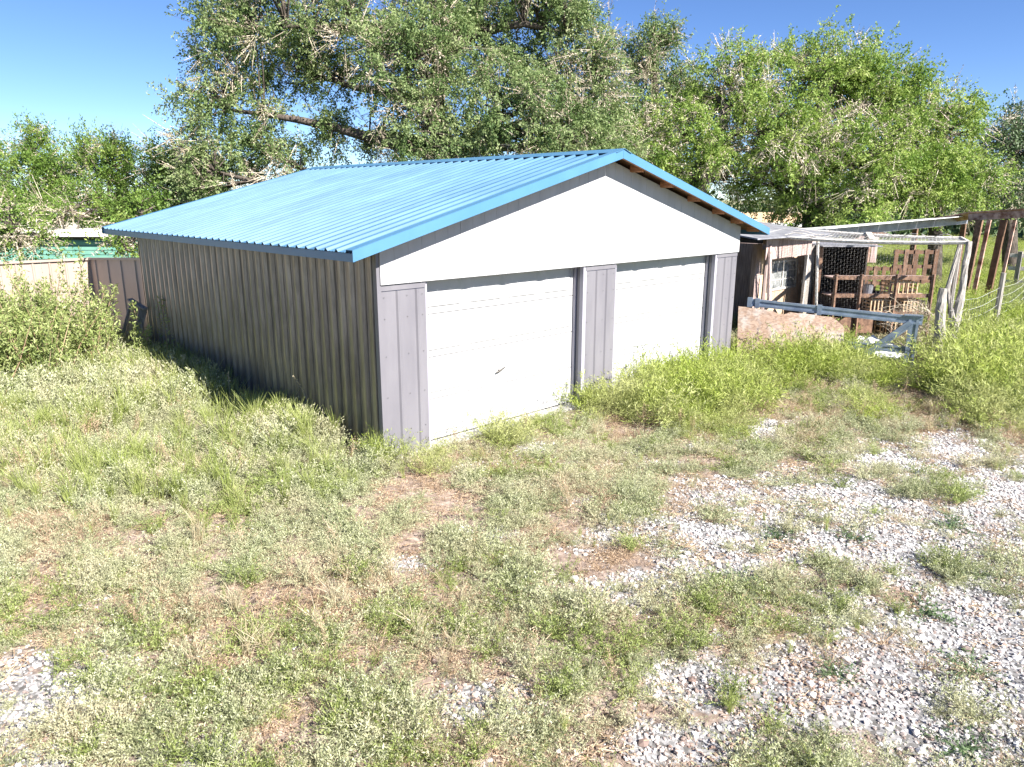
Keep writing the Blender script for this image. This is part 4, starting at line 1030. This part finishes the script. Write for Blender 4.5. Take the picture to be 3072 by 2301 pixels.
# elms to the right
b0 = gpt(2120, 24)
tree('elm_tree', 'round leafy elm with a dark leaning trunk behind the gable', b0, [(b0[0], b0[1], -.2), tuple(at(2090, 560, 24)), tuple(at(2140, 450, 24)), tuple(at(2180, 330, 24))], 0.34,
     [PB(2180, 260, 25, 160, 110, 56), PB(2050, 420, 23.5, 170, 120, 60), PB(2280, 400, 23.5, 180, 130, 70), PB(2150, 540, 25, 160, 70, 16), PB(1930, 470, 23.5, 120, 80, 26)], (0.10, 0.05), (M['leaf_elm'], M['bark']), dry=0.24, seed=8, ntw=13, nlf=25, spread=0.38)
b0 = gpt(2440, 25)
tree('elm_tree', 'tallest bright green elm with a thick dark trunk behind the shelter', b0, [(b0[0], b0[1], -.2), tuple(at(2440, 640, 25)), tuple(at(2440, 520, 25)), tuple(at(2450, 380, 25)), tuple(at(2480, 260, 25))], 0.42,
     [PB(2440, 210, 26, 190, 105, 70), PB(2600, 260, 26, 160, 120, 64), PB(2400, 420, 24, 170, 130, 66), PB(2560, 460, 24, 180, 130, 76), PB(2720, 320, 26, 110, 110, 44), PB(2700, 480, 25, 150, 120, 60), PB(2520, 610, 24.5, 170, 70, 42), PB(2320, 560, 25, 110, 70, 22)],
     (0.10, 0.05), (M['leaf_elm'], M['bark']), dry=0.16, seed=12, ntw=13, nlf=25, spread=0.38)
b0 = gpt(2800, 25)
tree('elm_tree', 'smaller yellowish elm right of the tallest one', b0, [(b0[0], b0[1], -.2), tuple(at(2810, 600, 25)), tuple(at(2820, 450, 25)), tuple(at(2840, 330, 25))], 0.25,
     [PB(2830, 400, 25, 100, 110, 36), PB(2760, 540, 24.5, 150, 100, 52), PB(2880, 540, 24.5, 120, 90, 40), PB(2900, 320, 26, 45, 60, 8)], (0.10, 0.05), (M['leaf_elm'], M['bark']), dry=0.14, seed=15, ntw=13, nlf=24, spread=0.38)
b0 = gpt(3020, 30)
tree('dark_tree', 'dark green tree cut by the right edge of the view', b0, [(b0[0], b0[1], -.2), tuple(at(3030, 600, 30)), tuple(at(3040, 470, 30)), tuple(at(3050, 380, 30))], 0.3,
     [PB(3030, 440, 30, 110, 110, 50), PB(3110, 380, 30, 110, 90, 36), PB(2990, 560, 29, 120, 70, 36), PB(3120, 560, 30, 130, 100, 36)], (0.12, 0.06), (M['leaf_far'], M['bark']), dry=0.25, seed=18, ntw=11, nlf=16)
# young trees at the left
for k, (px_, D, bl, lab) in enumerate((
        (100, 26, [(95, 470, 62, 70, 22), (110, 590, 110, 80, 36), (170, 520, 60, 60, 14)], 'young tree with two pointed tops at the far left'),
        (320, 25, [(265, 480, 40, 62, 14), (345, 500, 62, 70, 22), (320, 610, 120, 80, 44)], 'young tree with upright shoots in the middle of the left group'),
        (520, 23, [(510, 520, 75, 62, 26), (590, 560, 70, 60, 20), (540, 630, 130, 60, 34)], 'feathery young tree next to the blue roof edge'),
        (-40, 28, [(-30, 520, 60, 90, 24), (-20, 640, 120, 80, 30)], 'young tree partly cut by the left edge'))):
    b0 = gpt(px_, D); c0 = at(px_, 640, D)
    tree('young_tree', lab, b0, [(b0[0], b0[1], -.2), tuple(c0), tuple(at(px_ + 8, 540, D))], 0.09,
         [PB(a, b, D, c, d_, int(e * 1.7)) for a, b, c, d_, e in bl], (0.11, 0.042), (M['leaf_young'], M['bark']), dry=0.06, seed=30 + k, group='young trees left of the roof', ntw=10, nlf=16, droop=-0.55, spread=0.34, limb_r=0.4)
# shrubs in front of the trailer
for k, (px_, D, bl, lab) in enumerate((
        (60, 17.5, [(20, 690, 100, 75, 24), (100, 720, 50, 50, 6)], 'yellow green shrub in front of the trailer at the left edge'),
        (420, 17.0, [(395, 720, 60, 50, 9), (450, 650, 90, 60, 10)], 'olive shrub behind the fence under the blue eave'),
        (215, 23.5, [(215, 625, 160, 40, 26), (130, 650, 80, 40, 8)], 'pale leafy shrub over the trailer roof'))):
    b0 = gpt(px_, D)
    tree('shrub', lab, b0, [(b0[0], b0[1], -.1), (b0[0], b0[1], .8), tuple(at(px_, 720, D))], 0.05, [PB(a, b, D, c, d_, e) for a, b, c, d_, e in bl], (0.085, 0.04), (M['leaf_young'], M['bark']), dry=0.22, seed=50 + k,
         group='shrubs beyond the fence', ntw=10, nlf=15, droop=0.1, spread=0.30, cat='shrub', limb_r=0.5)
# willow bush in the yard
b0 = gz(120, 1150)
bsh = root('willow_bush', (b0[0], b0[1], 0), 'dense leafy willow bush in front of the cream fence', 'bush')
rng = np.random.default_rng(77)
ns_ = 260
bx = np.stack([b0[0] + rng.normal(size=ns_) * 0.66, b0[1] + rng.normal(size=ns_) * 0.55, np.zeros(ns_)], -1)
dirv = unit(np.stack([rng.normal(size=ns_) * 0.26, rng.normal(size=ns_) * 0.26, np.ones(ns_)], -1)); ln = rng.uniform(0.85, 1.75, (ns_, 1))
hi = rng.random(ns_) < 0.12; ln[hi] *= 1.35
tips = bx + dirv * ln
stm = MB()
for a0, t0 in zip(bx, tips): stm.tube([a0, (a0 + t0) / 2 + rng.normal(size=3) * .04, t0], [.009, .007, .003], 3, cap=False)
part(stm, 'stems', M['weed_dry'], bsh)
k = 170; t = rng.uniform(0.12, 1, (ns_, k, 1)) ** 0.8
Pl = bx[:, None] * (1 - t) + tips[:, None] * t + rng.normal(size=(ns_, k, 3)) * (0.13 * (1.15 - t))
Dl = unit(dirv[:, None] * 0.7 + rng.normal(size=(ns_, k, 3)) * 0.7)
V, F = leaf_quads(Pl.reshape(-1, 3), Dl.reshape(-1, 3), 0.075, 0.024, rng)
o = link('foliage', mesh_np('foliage', V, F), M['leaf_bush'], bsh); o.matrix_parent_inverse = Matrix.Translation(-bsh.location)

# distant wood closing the horizon
rng = np.random.default_rng(5)
nT = 150
ang = YAW + np.linspace(-1.5, 1.5, nT) + rng.normal(size=nT) * 0.01; dist = rng.uniform(60, 95, nT)
cc = np.stack([CAM[0] + np.sin(ang) * dist, CAM[1] + np.cos(ang) * dist, np.zeros(nT)], -1)
hh = rng.uniform(2.2, 4.2, nT)
ncl = 330
d = unit(rng.normal(size=(nT, ncl, 3))); d[..., 2] = np.abs(d[..., 2])
Pf = cc[:, None] + d * np.stack([np.full(nT, 2.6), np.full(nT, 2.6), hh], -1)[:, None] * rng.uniform(.5, 1, (nT, ncl, 1))
V, F = leaf_quads(Pf.reshape(-1, 3), unit(rng.normal(size=(nT * ncl, 3))), 0.7, 0.4, rng)
tag(link('far_wood', mesh_np('far_wood', V, F), M['leaf_far']), 'distant low line of trees closing the horizon', 'trees', kind='stuff')

# ------------------------------------------------------------------ weeds, grass, stones (scattered by geometry nodes)
def plant_mesh(name, nst, nlf, L, W_, spread, mat, rng, stem_w=0.006, up=0.8, leafdir=0.5, start=0.1, curve=0.25, stemmat=None):
    """unit-height plant: stems from the root, narrow leaves along them"""
    dv = unit(np.stack([rng.normal(size=nst) * spread, rng.normal(size=nst) * spread, np.full(nst, up) * rng.uniform(.5, 1.2, nst)], -1))
    ln = rng.uniform(0.55, 1.0, (nst, 1)); b = np.stack([rng.normal(size=nst) * .03, rng.normal(size=nst) * .03, np.zeros(nst)], -1)
    out = dv * np.array([1, 1, 0]); mid = b + dv * ln * 0.55 ; tip = b + dv * ln + out * curve * ln + np.array([0, 0, -curve * .35]) * ln
    tip[:, 2] = np.maximum(tip[:, 2], 0.05)
    V1, F1 = ribbons(b, mid, stem_w, rng); V2, F2 = ribbons(mid, tip, stem_w * 0.7, rng)
    t = rng.uniform(start, 1, (nst, nlf, 1))
    P_ = (1 - t) ** 2 * b[:, None] + 2 * t * (1 - t) * mid[:, None] + t * t * tip[:, None] + rng.normal(size=(nst, nlf, 3)) * 0.03
    P_[..., 2] = np.maximum(P_[..., 2], 0.01)
    D_ = unit(dv[:, None] * leafdir + rng.normal(size=(nst, nlf, 3)) * 0.6 + np.array([0, 0, 0.25]))
    V3, F3 = leaf_quads(P_.reshape(-1, 3), D_.reshape(-1, 3), L, W_, rng)
    me = mesh_np(name, np.concatenate([V1, V2, V3]), np.concatenate([F1, F2 + len(V1), F3 + len(V1) + len(V2)]))
    me.materials.append(mat); return me
def grass_mesh(name, nb_, mat, rng, lean=0.35, w=0.012):
    a = rng.uniform(0, 2 * np.pi, nb_); h = rng.uniform(.5, 1, nb_); o_ = np.stack([np.cos(a), np.sin(a), np.zeros(nb_)], -1) * rng.uniform(.1, 1, (nb_, 1)) * lean
    b = np.stack([rng.normal(size=nb_) * .05, rng.normal(size=nb_) * .05, np.zeros(nb_)], -1)
    m_ = b + o_ * .35 * h[:, None] + np.array([0, 0, 1]) * .6 * h[:, None]; tip = b + o_ * 1.1 * h[:, None] + np.array([0, 0, 1]) * .95 * h[:, None]
    V1, F1 = ribbons(b, m_, w, rng); V2, F2 = ribbons(m_, tip, w * .8, rng)
    me = mesh_np(name, np.concatenate([V1, V2]), np.concatenate([F1, F2 + len(V1)])); me.materials.append(mat); return me
rng = np.random.default_rng(21)
def litter_mesh(mat):
    n_ = 60; c = np.stack([rng.normal(size=n_) * .5, rng.normal(size=n_) * .5, rng.uniform(.01, .09, n_)], -1)
    d_ = unit(np.stack([rng.normal(size=n_), rng.normal(size=n_), rng.normal(size=n_) * .15], -1)); l_ = rng.uniform(.12, .5, (n_, 1))
    V1, F1 = ribbons(c - d_ * l_ / 2, c + d_ * l_ / 2, .03, rng); V2, F2 = leaf_quads(c[:30] + .1 * d_[:30], d_[:30], .16, .07, rng)
    me = mesh_np('litter', np.concatenate([V1, V2]), np.concatenate([F1, F2 + len(V1)])); me.materials.append(mat); return me
def pool(name, meshes):
    c = bpy.data.collections.new(name)
    for i, me in enumerate(meshes):
        c.objects.link(bpy.data.objects.new('%s_%02d' % (name, i), me))
    return c
POOL = {
    'kochia': pool('kochia_pool', [plant_mesh('kochia', 40, 30, 0.085, 0.015, 0.46, M['weed_kochia'], rng, 0.007) for _ in range(4)]),
    'sage': pool('sage_pool', [plant_mesh('sage', 28, 34, 0.080, 0.023, s_, M['weed_sage'], rng, 0.010, u_) for s_, u_ in ((.95, .55), (.8, .7), (.6, .9), (1.0, .5), (.7, .8))]),
    'green': pool('green_pool', [plant_mesh('green', 28, 30, 0.09, 0.021, s_, M['weed_green'], rng, 0.010, u_) for s_, u_ in ((.85, .6), (.6, .9), (.9, .6), (.5, 1.0))]),
    'dark': pool('dark_pool', [plant_mesh('dark', 30, 18, 0.13, 0.042, 0.9, M['weed_dark'], rng, 0.014, 0.6) for _ in range(3)]),
    'dry': pool('dry_pool', [plant_mesh('dry', 26, 8, 0.10, 0.02, 0.9, M['weed_dry'], rng, 0.016, 0.5) for _ in range(4)]),
    'litter': pool('litter_pool', [litter_mesh(M['weed_dry']) for _ in range(3)]),
    'stalk': pool('stalk_pool', [plant_mesh('stalk', 9, 22, 0.045, 0.014, .16, M['weed_dry'], rng, 0.008, 1.0, start=.45) for _ in range(4)]),
    'grass': pool('grass_pool', [grass_mesh('grass', 60, M['grass'], rng, .45, .014) for _ in range(3)]),
    'straw': pool('straw_pool', [grass_mesh('straw', 60, M['straw'], rng, .55, .012) for _ in range(2)]),
    'tall': pool('tall_pool', [plant_mesh('tall', 18, 36, 0.075, 0.022, s_, M['weed_sage'], rng, 0.007, 1.0) for s_ in (.2, .3, .26)]),
}
def stone_mesh(k):
    import bmesh
    bm = bmesh.new(); bmesh.ops.create_icosphere(bm, subdivisions=1, radius=0.5)
    r2 = random.Random(k)
    sx, sy, sz = r2.uniform(.8, 1.25), r2.uniform(.7, 1.0), r2.uniform(.45, .7)
    for v in bm.verts:
        f_ = r2.uniform(.85, 1.12); v.co = Vector((v.co.x * sx * f_, v.co.y * sy * f_, v.co.z * sz * f_))
    me = bpy.data.meshes.new('stone'); bm.to_mesh(me); bm.free(); me.materials.append(M['stone']); return me
POOL['stone'] = pool('stone_pool', [stone_mesh(k) for k in range(8)])

def scatter(name, label, cat, poolname, P_, scl, rot=None, extra=None):
    n = len(P_)
    me = bpy.data.meshes.new(name); me.vertices.add(n); me.vertices.foreach_set('co', np.asarray(P_, np.float32).ravel())
    if rot is None:
        rot = np.stack([rng.normal(size=n) * .12, rng.normal(size=n) * .12, rng.uniform(0, 6.283, n)], -1)
    if np.ndim(scl) == 1: scl = np.repeat(np.asarray(scl)[:, None], 3, 1)
    a = me.attributes.new('rot', 'FLOAT_VECTOR', 'POINT'); a.data.foreach_set('vector', rot.astype(np.float32).ravel())
    a = me.attributes.new('scl', 'FLOAT_VECTOR', 'POINT'); a.data.foreach_set('vector', scl.astype(np.float32).ravel())
    nm = len(POOL[poolname].objects)
    a = me.attributes.new('idx', 'INT', 'POINT'); a.data.foreach_set('value', rng.integers(0, nm, n).astype(np.int32))
    a = me.attributes.new('warm', 'FLOAT', 'POINT'); a.data.foreach_set('value', (np.zeros(n) if extra is None else extra).astype(np.float32))
    o = link(name, me, None); tag(o, label, cat, kind='stuff')
    ng = bpy.data.node_groups.new(name + '_scatter', 'GeometryNodeTree')
    ng.interface.new_socket('Geometry', in_out='INPUT', socket_type='NodeSocketGeometry'); ng.interface.new_socket('Geometry', in_out='OUTPUT', socket_type='NodeSocketGeometry')
    gi = ng.nodes.new('NodeGroupInput'); go = ng.nodes.new('NodeGroupOutput')
    ci = ng.nodes.new('GeometryNodeCollectionInfo'); ci.inputs['Collection'].default_value = POOL[poolname]
    ci.inputs['Separate Children'].default_value = True; ci.inputs['Reset Children'].default_value = True
    ip = ng.nodes.new('GeometryNodeInstanceOnPoints'); ip.inputs['Pick Instance'].default_value = True
    def na(nm_, ty):
        q = ng.nodes.new('GeometryNodeInputNamedAttribute'); q.data_type = ty; q.inputs['Name'].default_value = nm_; return q.outputs[0]
    ng.links.new(gi.outputs[0], ip.inputs['Points']); ng.links.new(ci.outputs[0], ip.inputs['Instance'])
    ng.links.new(na('rot', 'FLOAT_VECTOR'), ip.inputs['Rotation']); ng.links.new(na('scl', 'FLOAT_VECTOR'), ip.inputs['Scale']); ng.links.new(na('idx', 'INT'), ip.inputs['Instance Index'])
    ng.links.new(ip.outputs[0], go.inputs[0])
    md = o.modifiers.new('scatter', 'NODES'); md.node_group = ng
    return o
def candidates(n, x0, x1, y0, y1):
    return rng.uniform(x0, x1, n), rng.uniform(y0, y1, n)
def outside(x, y, m_=0.0):
    return (x < -0.06 - m_) | (x > GW + 0.04 + m_) | (y < -0.06 - m_) | (y > GL + 0.05 + m_)
def inview(x, y, pad=1500, maxD=40):
    px, py, w = project(np.stack([x, y, np.zeros_like(x)], -1))
    return (w > 1.5) & (w < maxD) & (px > -pad) & (px < W0 + pad) & (py < H0 + 700)
def keep(mask, *arr): return [a[mask] for a in arr]
def place(x, y): return np.stack([x, y, ground_z(x, y) - 0.005], -1)
AREA = (-9, 17, -10, 13)
def gen(dens, xy=AREA):
    x, y = candidates(int(dens * (xy[1] - xy[0]) * (xy[3] - xy[2])), *xy)
    k = inview(x, y) & outside(x, y, 0.03); x, y = keep(k, x, y)
    return x, y, fields(x, y)

# low sage weeds
x, y, f = gen(62)
prob = np.clip(1.15 - 1.10 * f['g'], 0.11, 1) * np.clip(0.30 + 4.2 * (f['n2'] - 0.42), 0.06, 1) * (1 - 0.5 * f['dry']) * np.clip(1 - f['koch'] * 1.2, 0.1, 1)
k = rng.random(len(x)) < prob; x, y = keep(k, x, y); hh = f['left'][k]
s = rng.uniform(0.11, 0.27, len(x)) * (1 + 0.6 * hh) * (0.6 + 1.0 * f['n2'][k])
scatter('sage_weeds', 'low pale grey green weeds covering the yard', 'weeds', 'sage', place(x, y), s)
# greener weeds
x, y, f = gen(24)
prob = np.clip(1.0 - 1.2 * f['g'], 0.05, 1) * np.clip(2.6 * (fbm(x * .9 + 40, y * .9, 31) - 0.40), 0, 1)
k = rng.random(len(x)) < prob; x, y = keep(k, x, y)
scatter('green_weeds', 'low fresh green weeds in patches over the yard', 'weeds', 'green', place(x, y), rng.uniform(0.13, 0.32, len(x)) * (1 + 0.7 * f['left'][k]))
# dry weeds
x, y, f = gen(60)
prob = np.clip(f['dry'] * 0.9 + 0.14 * (f['py'] > 1450) + 0.30 * (f['n1'] > 0.52) + 0.05, 0, 1) * np.clip(1.1 - f['g'], 0.1, 1)
k = rng.random(len(x)) < prob; x, y = keep(k, x, y)
scatter('dry_weeds', 'dry brown and straw coloured weeds lying in patches', 'weeds', 'dry', place(x, y), rng.uniform(0.10, 0.24, len(x)))
# kochia stands
x, y, f = gen(10)
k = rng.random(len(x)) < np.clip(f['koch'] * 2.2 - 0.25, 0, 1) * np.clip(1.2 - 0.5 * f['dry'], 0, 1); x, y = keep(k, x, y)
s = np.clip(f['koch'][k] * rng.uniform(0.40, 1.35, len(x)), 0.14, 1.3)
scatter('kochia_weeds', 'tall feathery bright green weeds along doors, board and wire fence', 'weeds', 'kochia', place(x, y), np.stack([s * 1.15, s * 1.15, s], -1))
# tall growth at the left wall
x, y, f = gen(26)
k = (rng.random(len(x)) < np.clip(f['left'] * 1.6 - 0.15, 0, 0.9)) ; x, y = keep(k, x, y)
s = np.clip(f['left'][k] * rng.uniform(0.5, 1.1, len(x)), 0.15, 0.8)
scatter('tall_weeds', 'tall pale leafy weeds growing along the ribbed left wall', 'weeds', 'tall', place(x, y), np.stack([s, s, s], -1))
x, y, f = gen(20)
k = rng.random(len(x)) < np.clip(f['left'] * 1.2 + 0.07 - f['g'] * .2 + 0.5 * (f['n1'] > 0.60) * (f['n2'] > .5), 0, 0.9) ; x, y = keep(k, x, y)
s = np.clip(0.16 + f['left'][k] * 0.8, 0, 0.7) * rng.uniform(0.6, 1.1, len(x))
scatter('wild_grass', 'wild green grass tufts among the weeds', 'grass', 'grass', place(x, y), np.stack([s * .9, s * .9, s], -1))
x, y, f = gen(9)
k = rng.random(len(x)) < np.clip(0.05 + 0.95 * f['dry'] - 0.2 * f['g'], 0, 1); x, y = keep(k, x, y)
s = rng.uniform(0.14, 0.32, len(x))
scatter('straw_grass', 'pale straw grass tufts between the weeds', 'grass', 'straw', place(x, y), np.stack([s * 1.2, s * 1.2, s], -1))
# thatch and dead stems lying on the soil
x, y, f = gen(30)
k = rng.random(len(x)) < np.clip(0.75 - 0.55 * f['g'], 0.08, 1); x, y = keep(k, x, y)
scatter('dead_thatch', 'dead stems and leaf litter lying on the soil', 'litter', 'litter', place(x, y) + np.array([0, 0, .006]), rng.uniform(0.10, 0.22, len(x)))
# scraggly dry stalks standing above the rest
x, y, f = gen(7)
k = rng.random(len(x)) < np.clip(0.10 + 0.8 * f['dry'] + 0.8 * f['left'] + 0.5 * f['koch'] - 0.15 * f['g'], 0, 1); x, y = keep(k, x, y)
s = rng.uniform(0.2, 0.42, len(x)) * (1 + 0.7 * f['left'][k] + 0.5 * f['koch'][k])
scatter('dry_stalks', 'scraggly dry seed stalks standing above the weeds', 'weeds', 'stalk', place(x, y), np.stack([s, s, s], -1))
# pasture beyond the wire fence
x, y = candidates(9000, 14, 60, -14, 14); k = inview(x, y, 300, 60); x, y = keep(k, x, y)
k = rng.random(len(x)) < np.clip(1.6 - np.hypot(x - 12, y) / 40, .1, 1); x, y = keep(k, x, y); s = rng.uniform(.3, .8, len(x))
scatter('pasture_grass', 'bright green field weeds beyond the wire fence', 'grass', 'kochia', np.stack([x, y, 0 * x], -1), np.stack([s * 1.4, s * 1.4, s], -1))
# rough growth beyond the metal fence and under the trees
x, y = candidates(7000, -12, 34, 12.2, 45); k = inview(x, y, 300, 60); x, y = keep(k, x, y); s = rng.uniform(.5, 1.1, len(x))
scatter('rough_undergrowth', 'rough green undergrowth below the trees behind the garage', 'undergrowth', 'kochia', np.stack([x, y, 0 * x], -1), np.stack([s * 1.3, s * 1.3, s], -1))
# gravel stones
def stones(name, label, dens, smin, smax, xy, gmin, boost=0.0):
    x, y, f = gen(dens, xy)
    k = rng.random(len(x)) < np.clip((f['g'] - gmin) * 2.2 + boost, 0, 1); x, y = keep(k, x, y)
    s = smin + (smax - smin) * rng.random(len(x)) ** 2.2
    zz = ground_z(x, y) + s * 0.12
    rot = np.stack([rng.normal(size=len(x)) * .35, rng.normal(size=len(x)) * .35, rng.uniform(0, 6.28, len(x))], -1)
    scatter(name, label, 'gravel', 'stone', np.stack([x, y, zz], -1), s, rot, f['warm'][k] * (rng.random(len(x)) < .75))
stones('gravel', 'pale gravel stones scattered over the drive', 1250, 0.014, 0.042, (-6, 9, -10, 2), 0.26, 0.16)
stones('gravel', 'pale fine gravel on the far part of the drive', 520, 0.020, 0.042, (4, 15, -10, 0), 0.30, 0.06)
stones('gravel', 'larger pale stones lying over the finer gravel', 26, 0.045, 0.08, (-6, 9, -8, 1), 0.30, 0.03)

# ------------------------------------------------------------------ single plants one can point at
def lone(name, label, poolname, px, py, h, wid, group=None, idx=0, cat='weed'):
    g = gz(px, py); src = list(POOL[poolname].objects)[idx % len(POOL[poolname].objects)]
    o = bpy.data.objects.new(name, src.data); COL.objects.link(o)
    o.location = (g[0], g[1], float(ground_z(np.array([g[0]]), np.array([g[1]]))[0]) - .005); o.scale = (wid, wid, h); o.rotation_euler = (0, 0, px * 0.37)
    return tag(o, label, cat, group)
CL = [(2625, 1540, .17, .24, 'rounded blue green weed clump alone on the far gravel'),
      (2555, 1625, .15, .22, 'dark weed clump on gravel with a shadow to its left'),
      (2860, 1590, .20, .26, 'large blue green weed clump on the right gravel'),
      (2815, 1700, .18, .26, 'weed clump below the large blue green one at right'),
      (2930, 1735, .16, .17, 'small dark weed clump near the right edge'),
      (2770, 1835, .19, .30, 'wide dark green weed mat on gravel, lower right'),
      (2520, 1460, .18, .24, 'grey green weed clump with trailing shadow on gravel'),
      (2720, 1480, .15, .20, 'low weed clump on the far edge of the gravel'),
      (2340, 1620, .15, .24, 'low spreading weed clump left of the gravel drive'),
      (2480, 1710, .20, .26, 'upright green weed clump in the middle of the gravel'),
      (2590, 1760, .14, .18, 'small green weed clump in the open gravel'),
      (2220, 1760, .18, .30, 'broad grey green weed mat left of the gravel'),
      (2390, 1880, .16, .26, 'bright green weed clump in the lower gravel'),
      (2900, 2020, .16, .26, 'dark weed clump low at the right'),
      (2510, 2030, .15, .20, 'small blue green weed clump among brown pebbles'),
      (2180, 2110, .17, .20, 'dark grassy tuft among pebbles at the bottom'),
      (2880, 2250, .15, .26, 'weed clump in the bottom right corner area')]
for i, (px_, py_, h, w_, lab) in enumerate(CL):
    lone('weed_clump', lab, 'dark' if i % 3 else 'green', px_, py_, h, w_, 'weed clumps standing on the gravel', i)
lone('grass_tuft', 'fountain of pale straw grass in the left yard', 'straw', 600, 1640, .42, .40, None, 0, 'grass')
lone('grass_tuft', 'fountain of pale straw grass lower left of centre', 'straw', 1000, 1830, .30, .34, None, 1, 'grass')
lone('grass_tuft', 'dark green grass tuft among the bottom pebbles', 'grass', 2190, 2130, .17, .2, None, 1, 'grass')
# thin seed stalks against the shaded wall
for i, (px_, py_, h, lean, lab) in enumerate(((940, 1290, .85, -.22, 'tall dry grass stalk with drooping seed head before the wall'), (965, 1275, .55, .01, 'straight dry seed stalk right of the drooping one'), (693, 1235, .62, .02, 'straight pale seed stalk at the middle of the wall'))):
    g = gz(px_, py_); r = root('seed_stalk', (g[0], g[1], 0), lab, 'grass', 'seed stalks before the ribbed wall')
    l_ = rx * lean
    pts = [Vector((g[0], g[1], 0)) + l_ * (t * t) + Vector((0, 0, h * t * (1 - .12 * t * abs(lean) * 3))) for t in np.linspace(0, 1, 8)]
    part(MB().tube(pts, [.005] * 7 + [.003], 4), 'stalk', M['straw'], r)
    hd = MB()
    for t in np.linspace(.68, 1.0, 16):
        q = Vector((g[0], g[1], 0)) + l_ * (t * t) + Vector((0, 0, h * t * (1 - .12 * t * abs(lean) * 3)))
        e = q + Vector((random.uniform(-.03, .03), random.uniform(-.03, .03), random.uniform(-.02, .035))); hd.tube([q, q.lerp(e, .5), e], [.003, .007, .001], 4)
    part(hd, 'seed_head', M['straw'], r)
# dry brush heap by the gate
g = at(2745, 930, 15.2)
tw = root('dry_brush', (g[0], g[1], 0), 'heap of pale dry tumbleweed behind the gate end', 'brush')
mb = MB()
for i in range(420):
    a0 = Vector((g[0] + random.gauss(0, .22), g[1] + random.gauss(0, .22), random.uniform(0.1, .95))); d_ = Vector((random.gauss(0, 1), random.gauss(0, 1), random.gauss(.3, .8))).normalized()
    mb.tube([a0, a0 + d_ * .14 + Vector((0, 0, .02)), a0 + d_ * .28 + Vector((random.gauss(0, .04), random.gauss(0, .04), .0))], [.005, .004, .002], 3, cap=False)
tag(part(mb, 'branches', M['dry_twig'], tw), kind='stuff')
# debris behind the gate
g = at(2610, 1000, 14.6)
sk = root('white_tarp', (g[0], g[1], 0), 'crumpled white tarp on the ground behind the gate', 'tarp')
V_ = []; n_ = 14
for i in range(n_):
    for j in range(n_):
        V_.append((g[0] - .3 + 1.0 * i / (n_ - 1) + random.uniform(-.03, .03), g[1] - .7 + 1.4 * j / (n_ - 1), .05 + .30 * math.exp(-((i - 7) ** 2 + (j - 7) ** 2) / 30) + random.uniform(0, .09)))
part(MB().add(V_, [(i * n_ + j, (i + 1) * n_ + j, (i + 1) * n_ + j + 1, i * n_ + j + 1) for i in range(n_ - 1) for j in range(n_ - 1)]), 'sheet', M['pale_sheet'], sk)
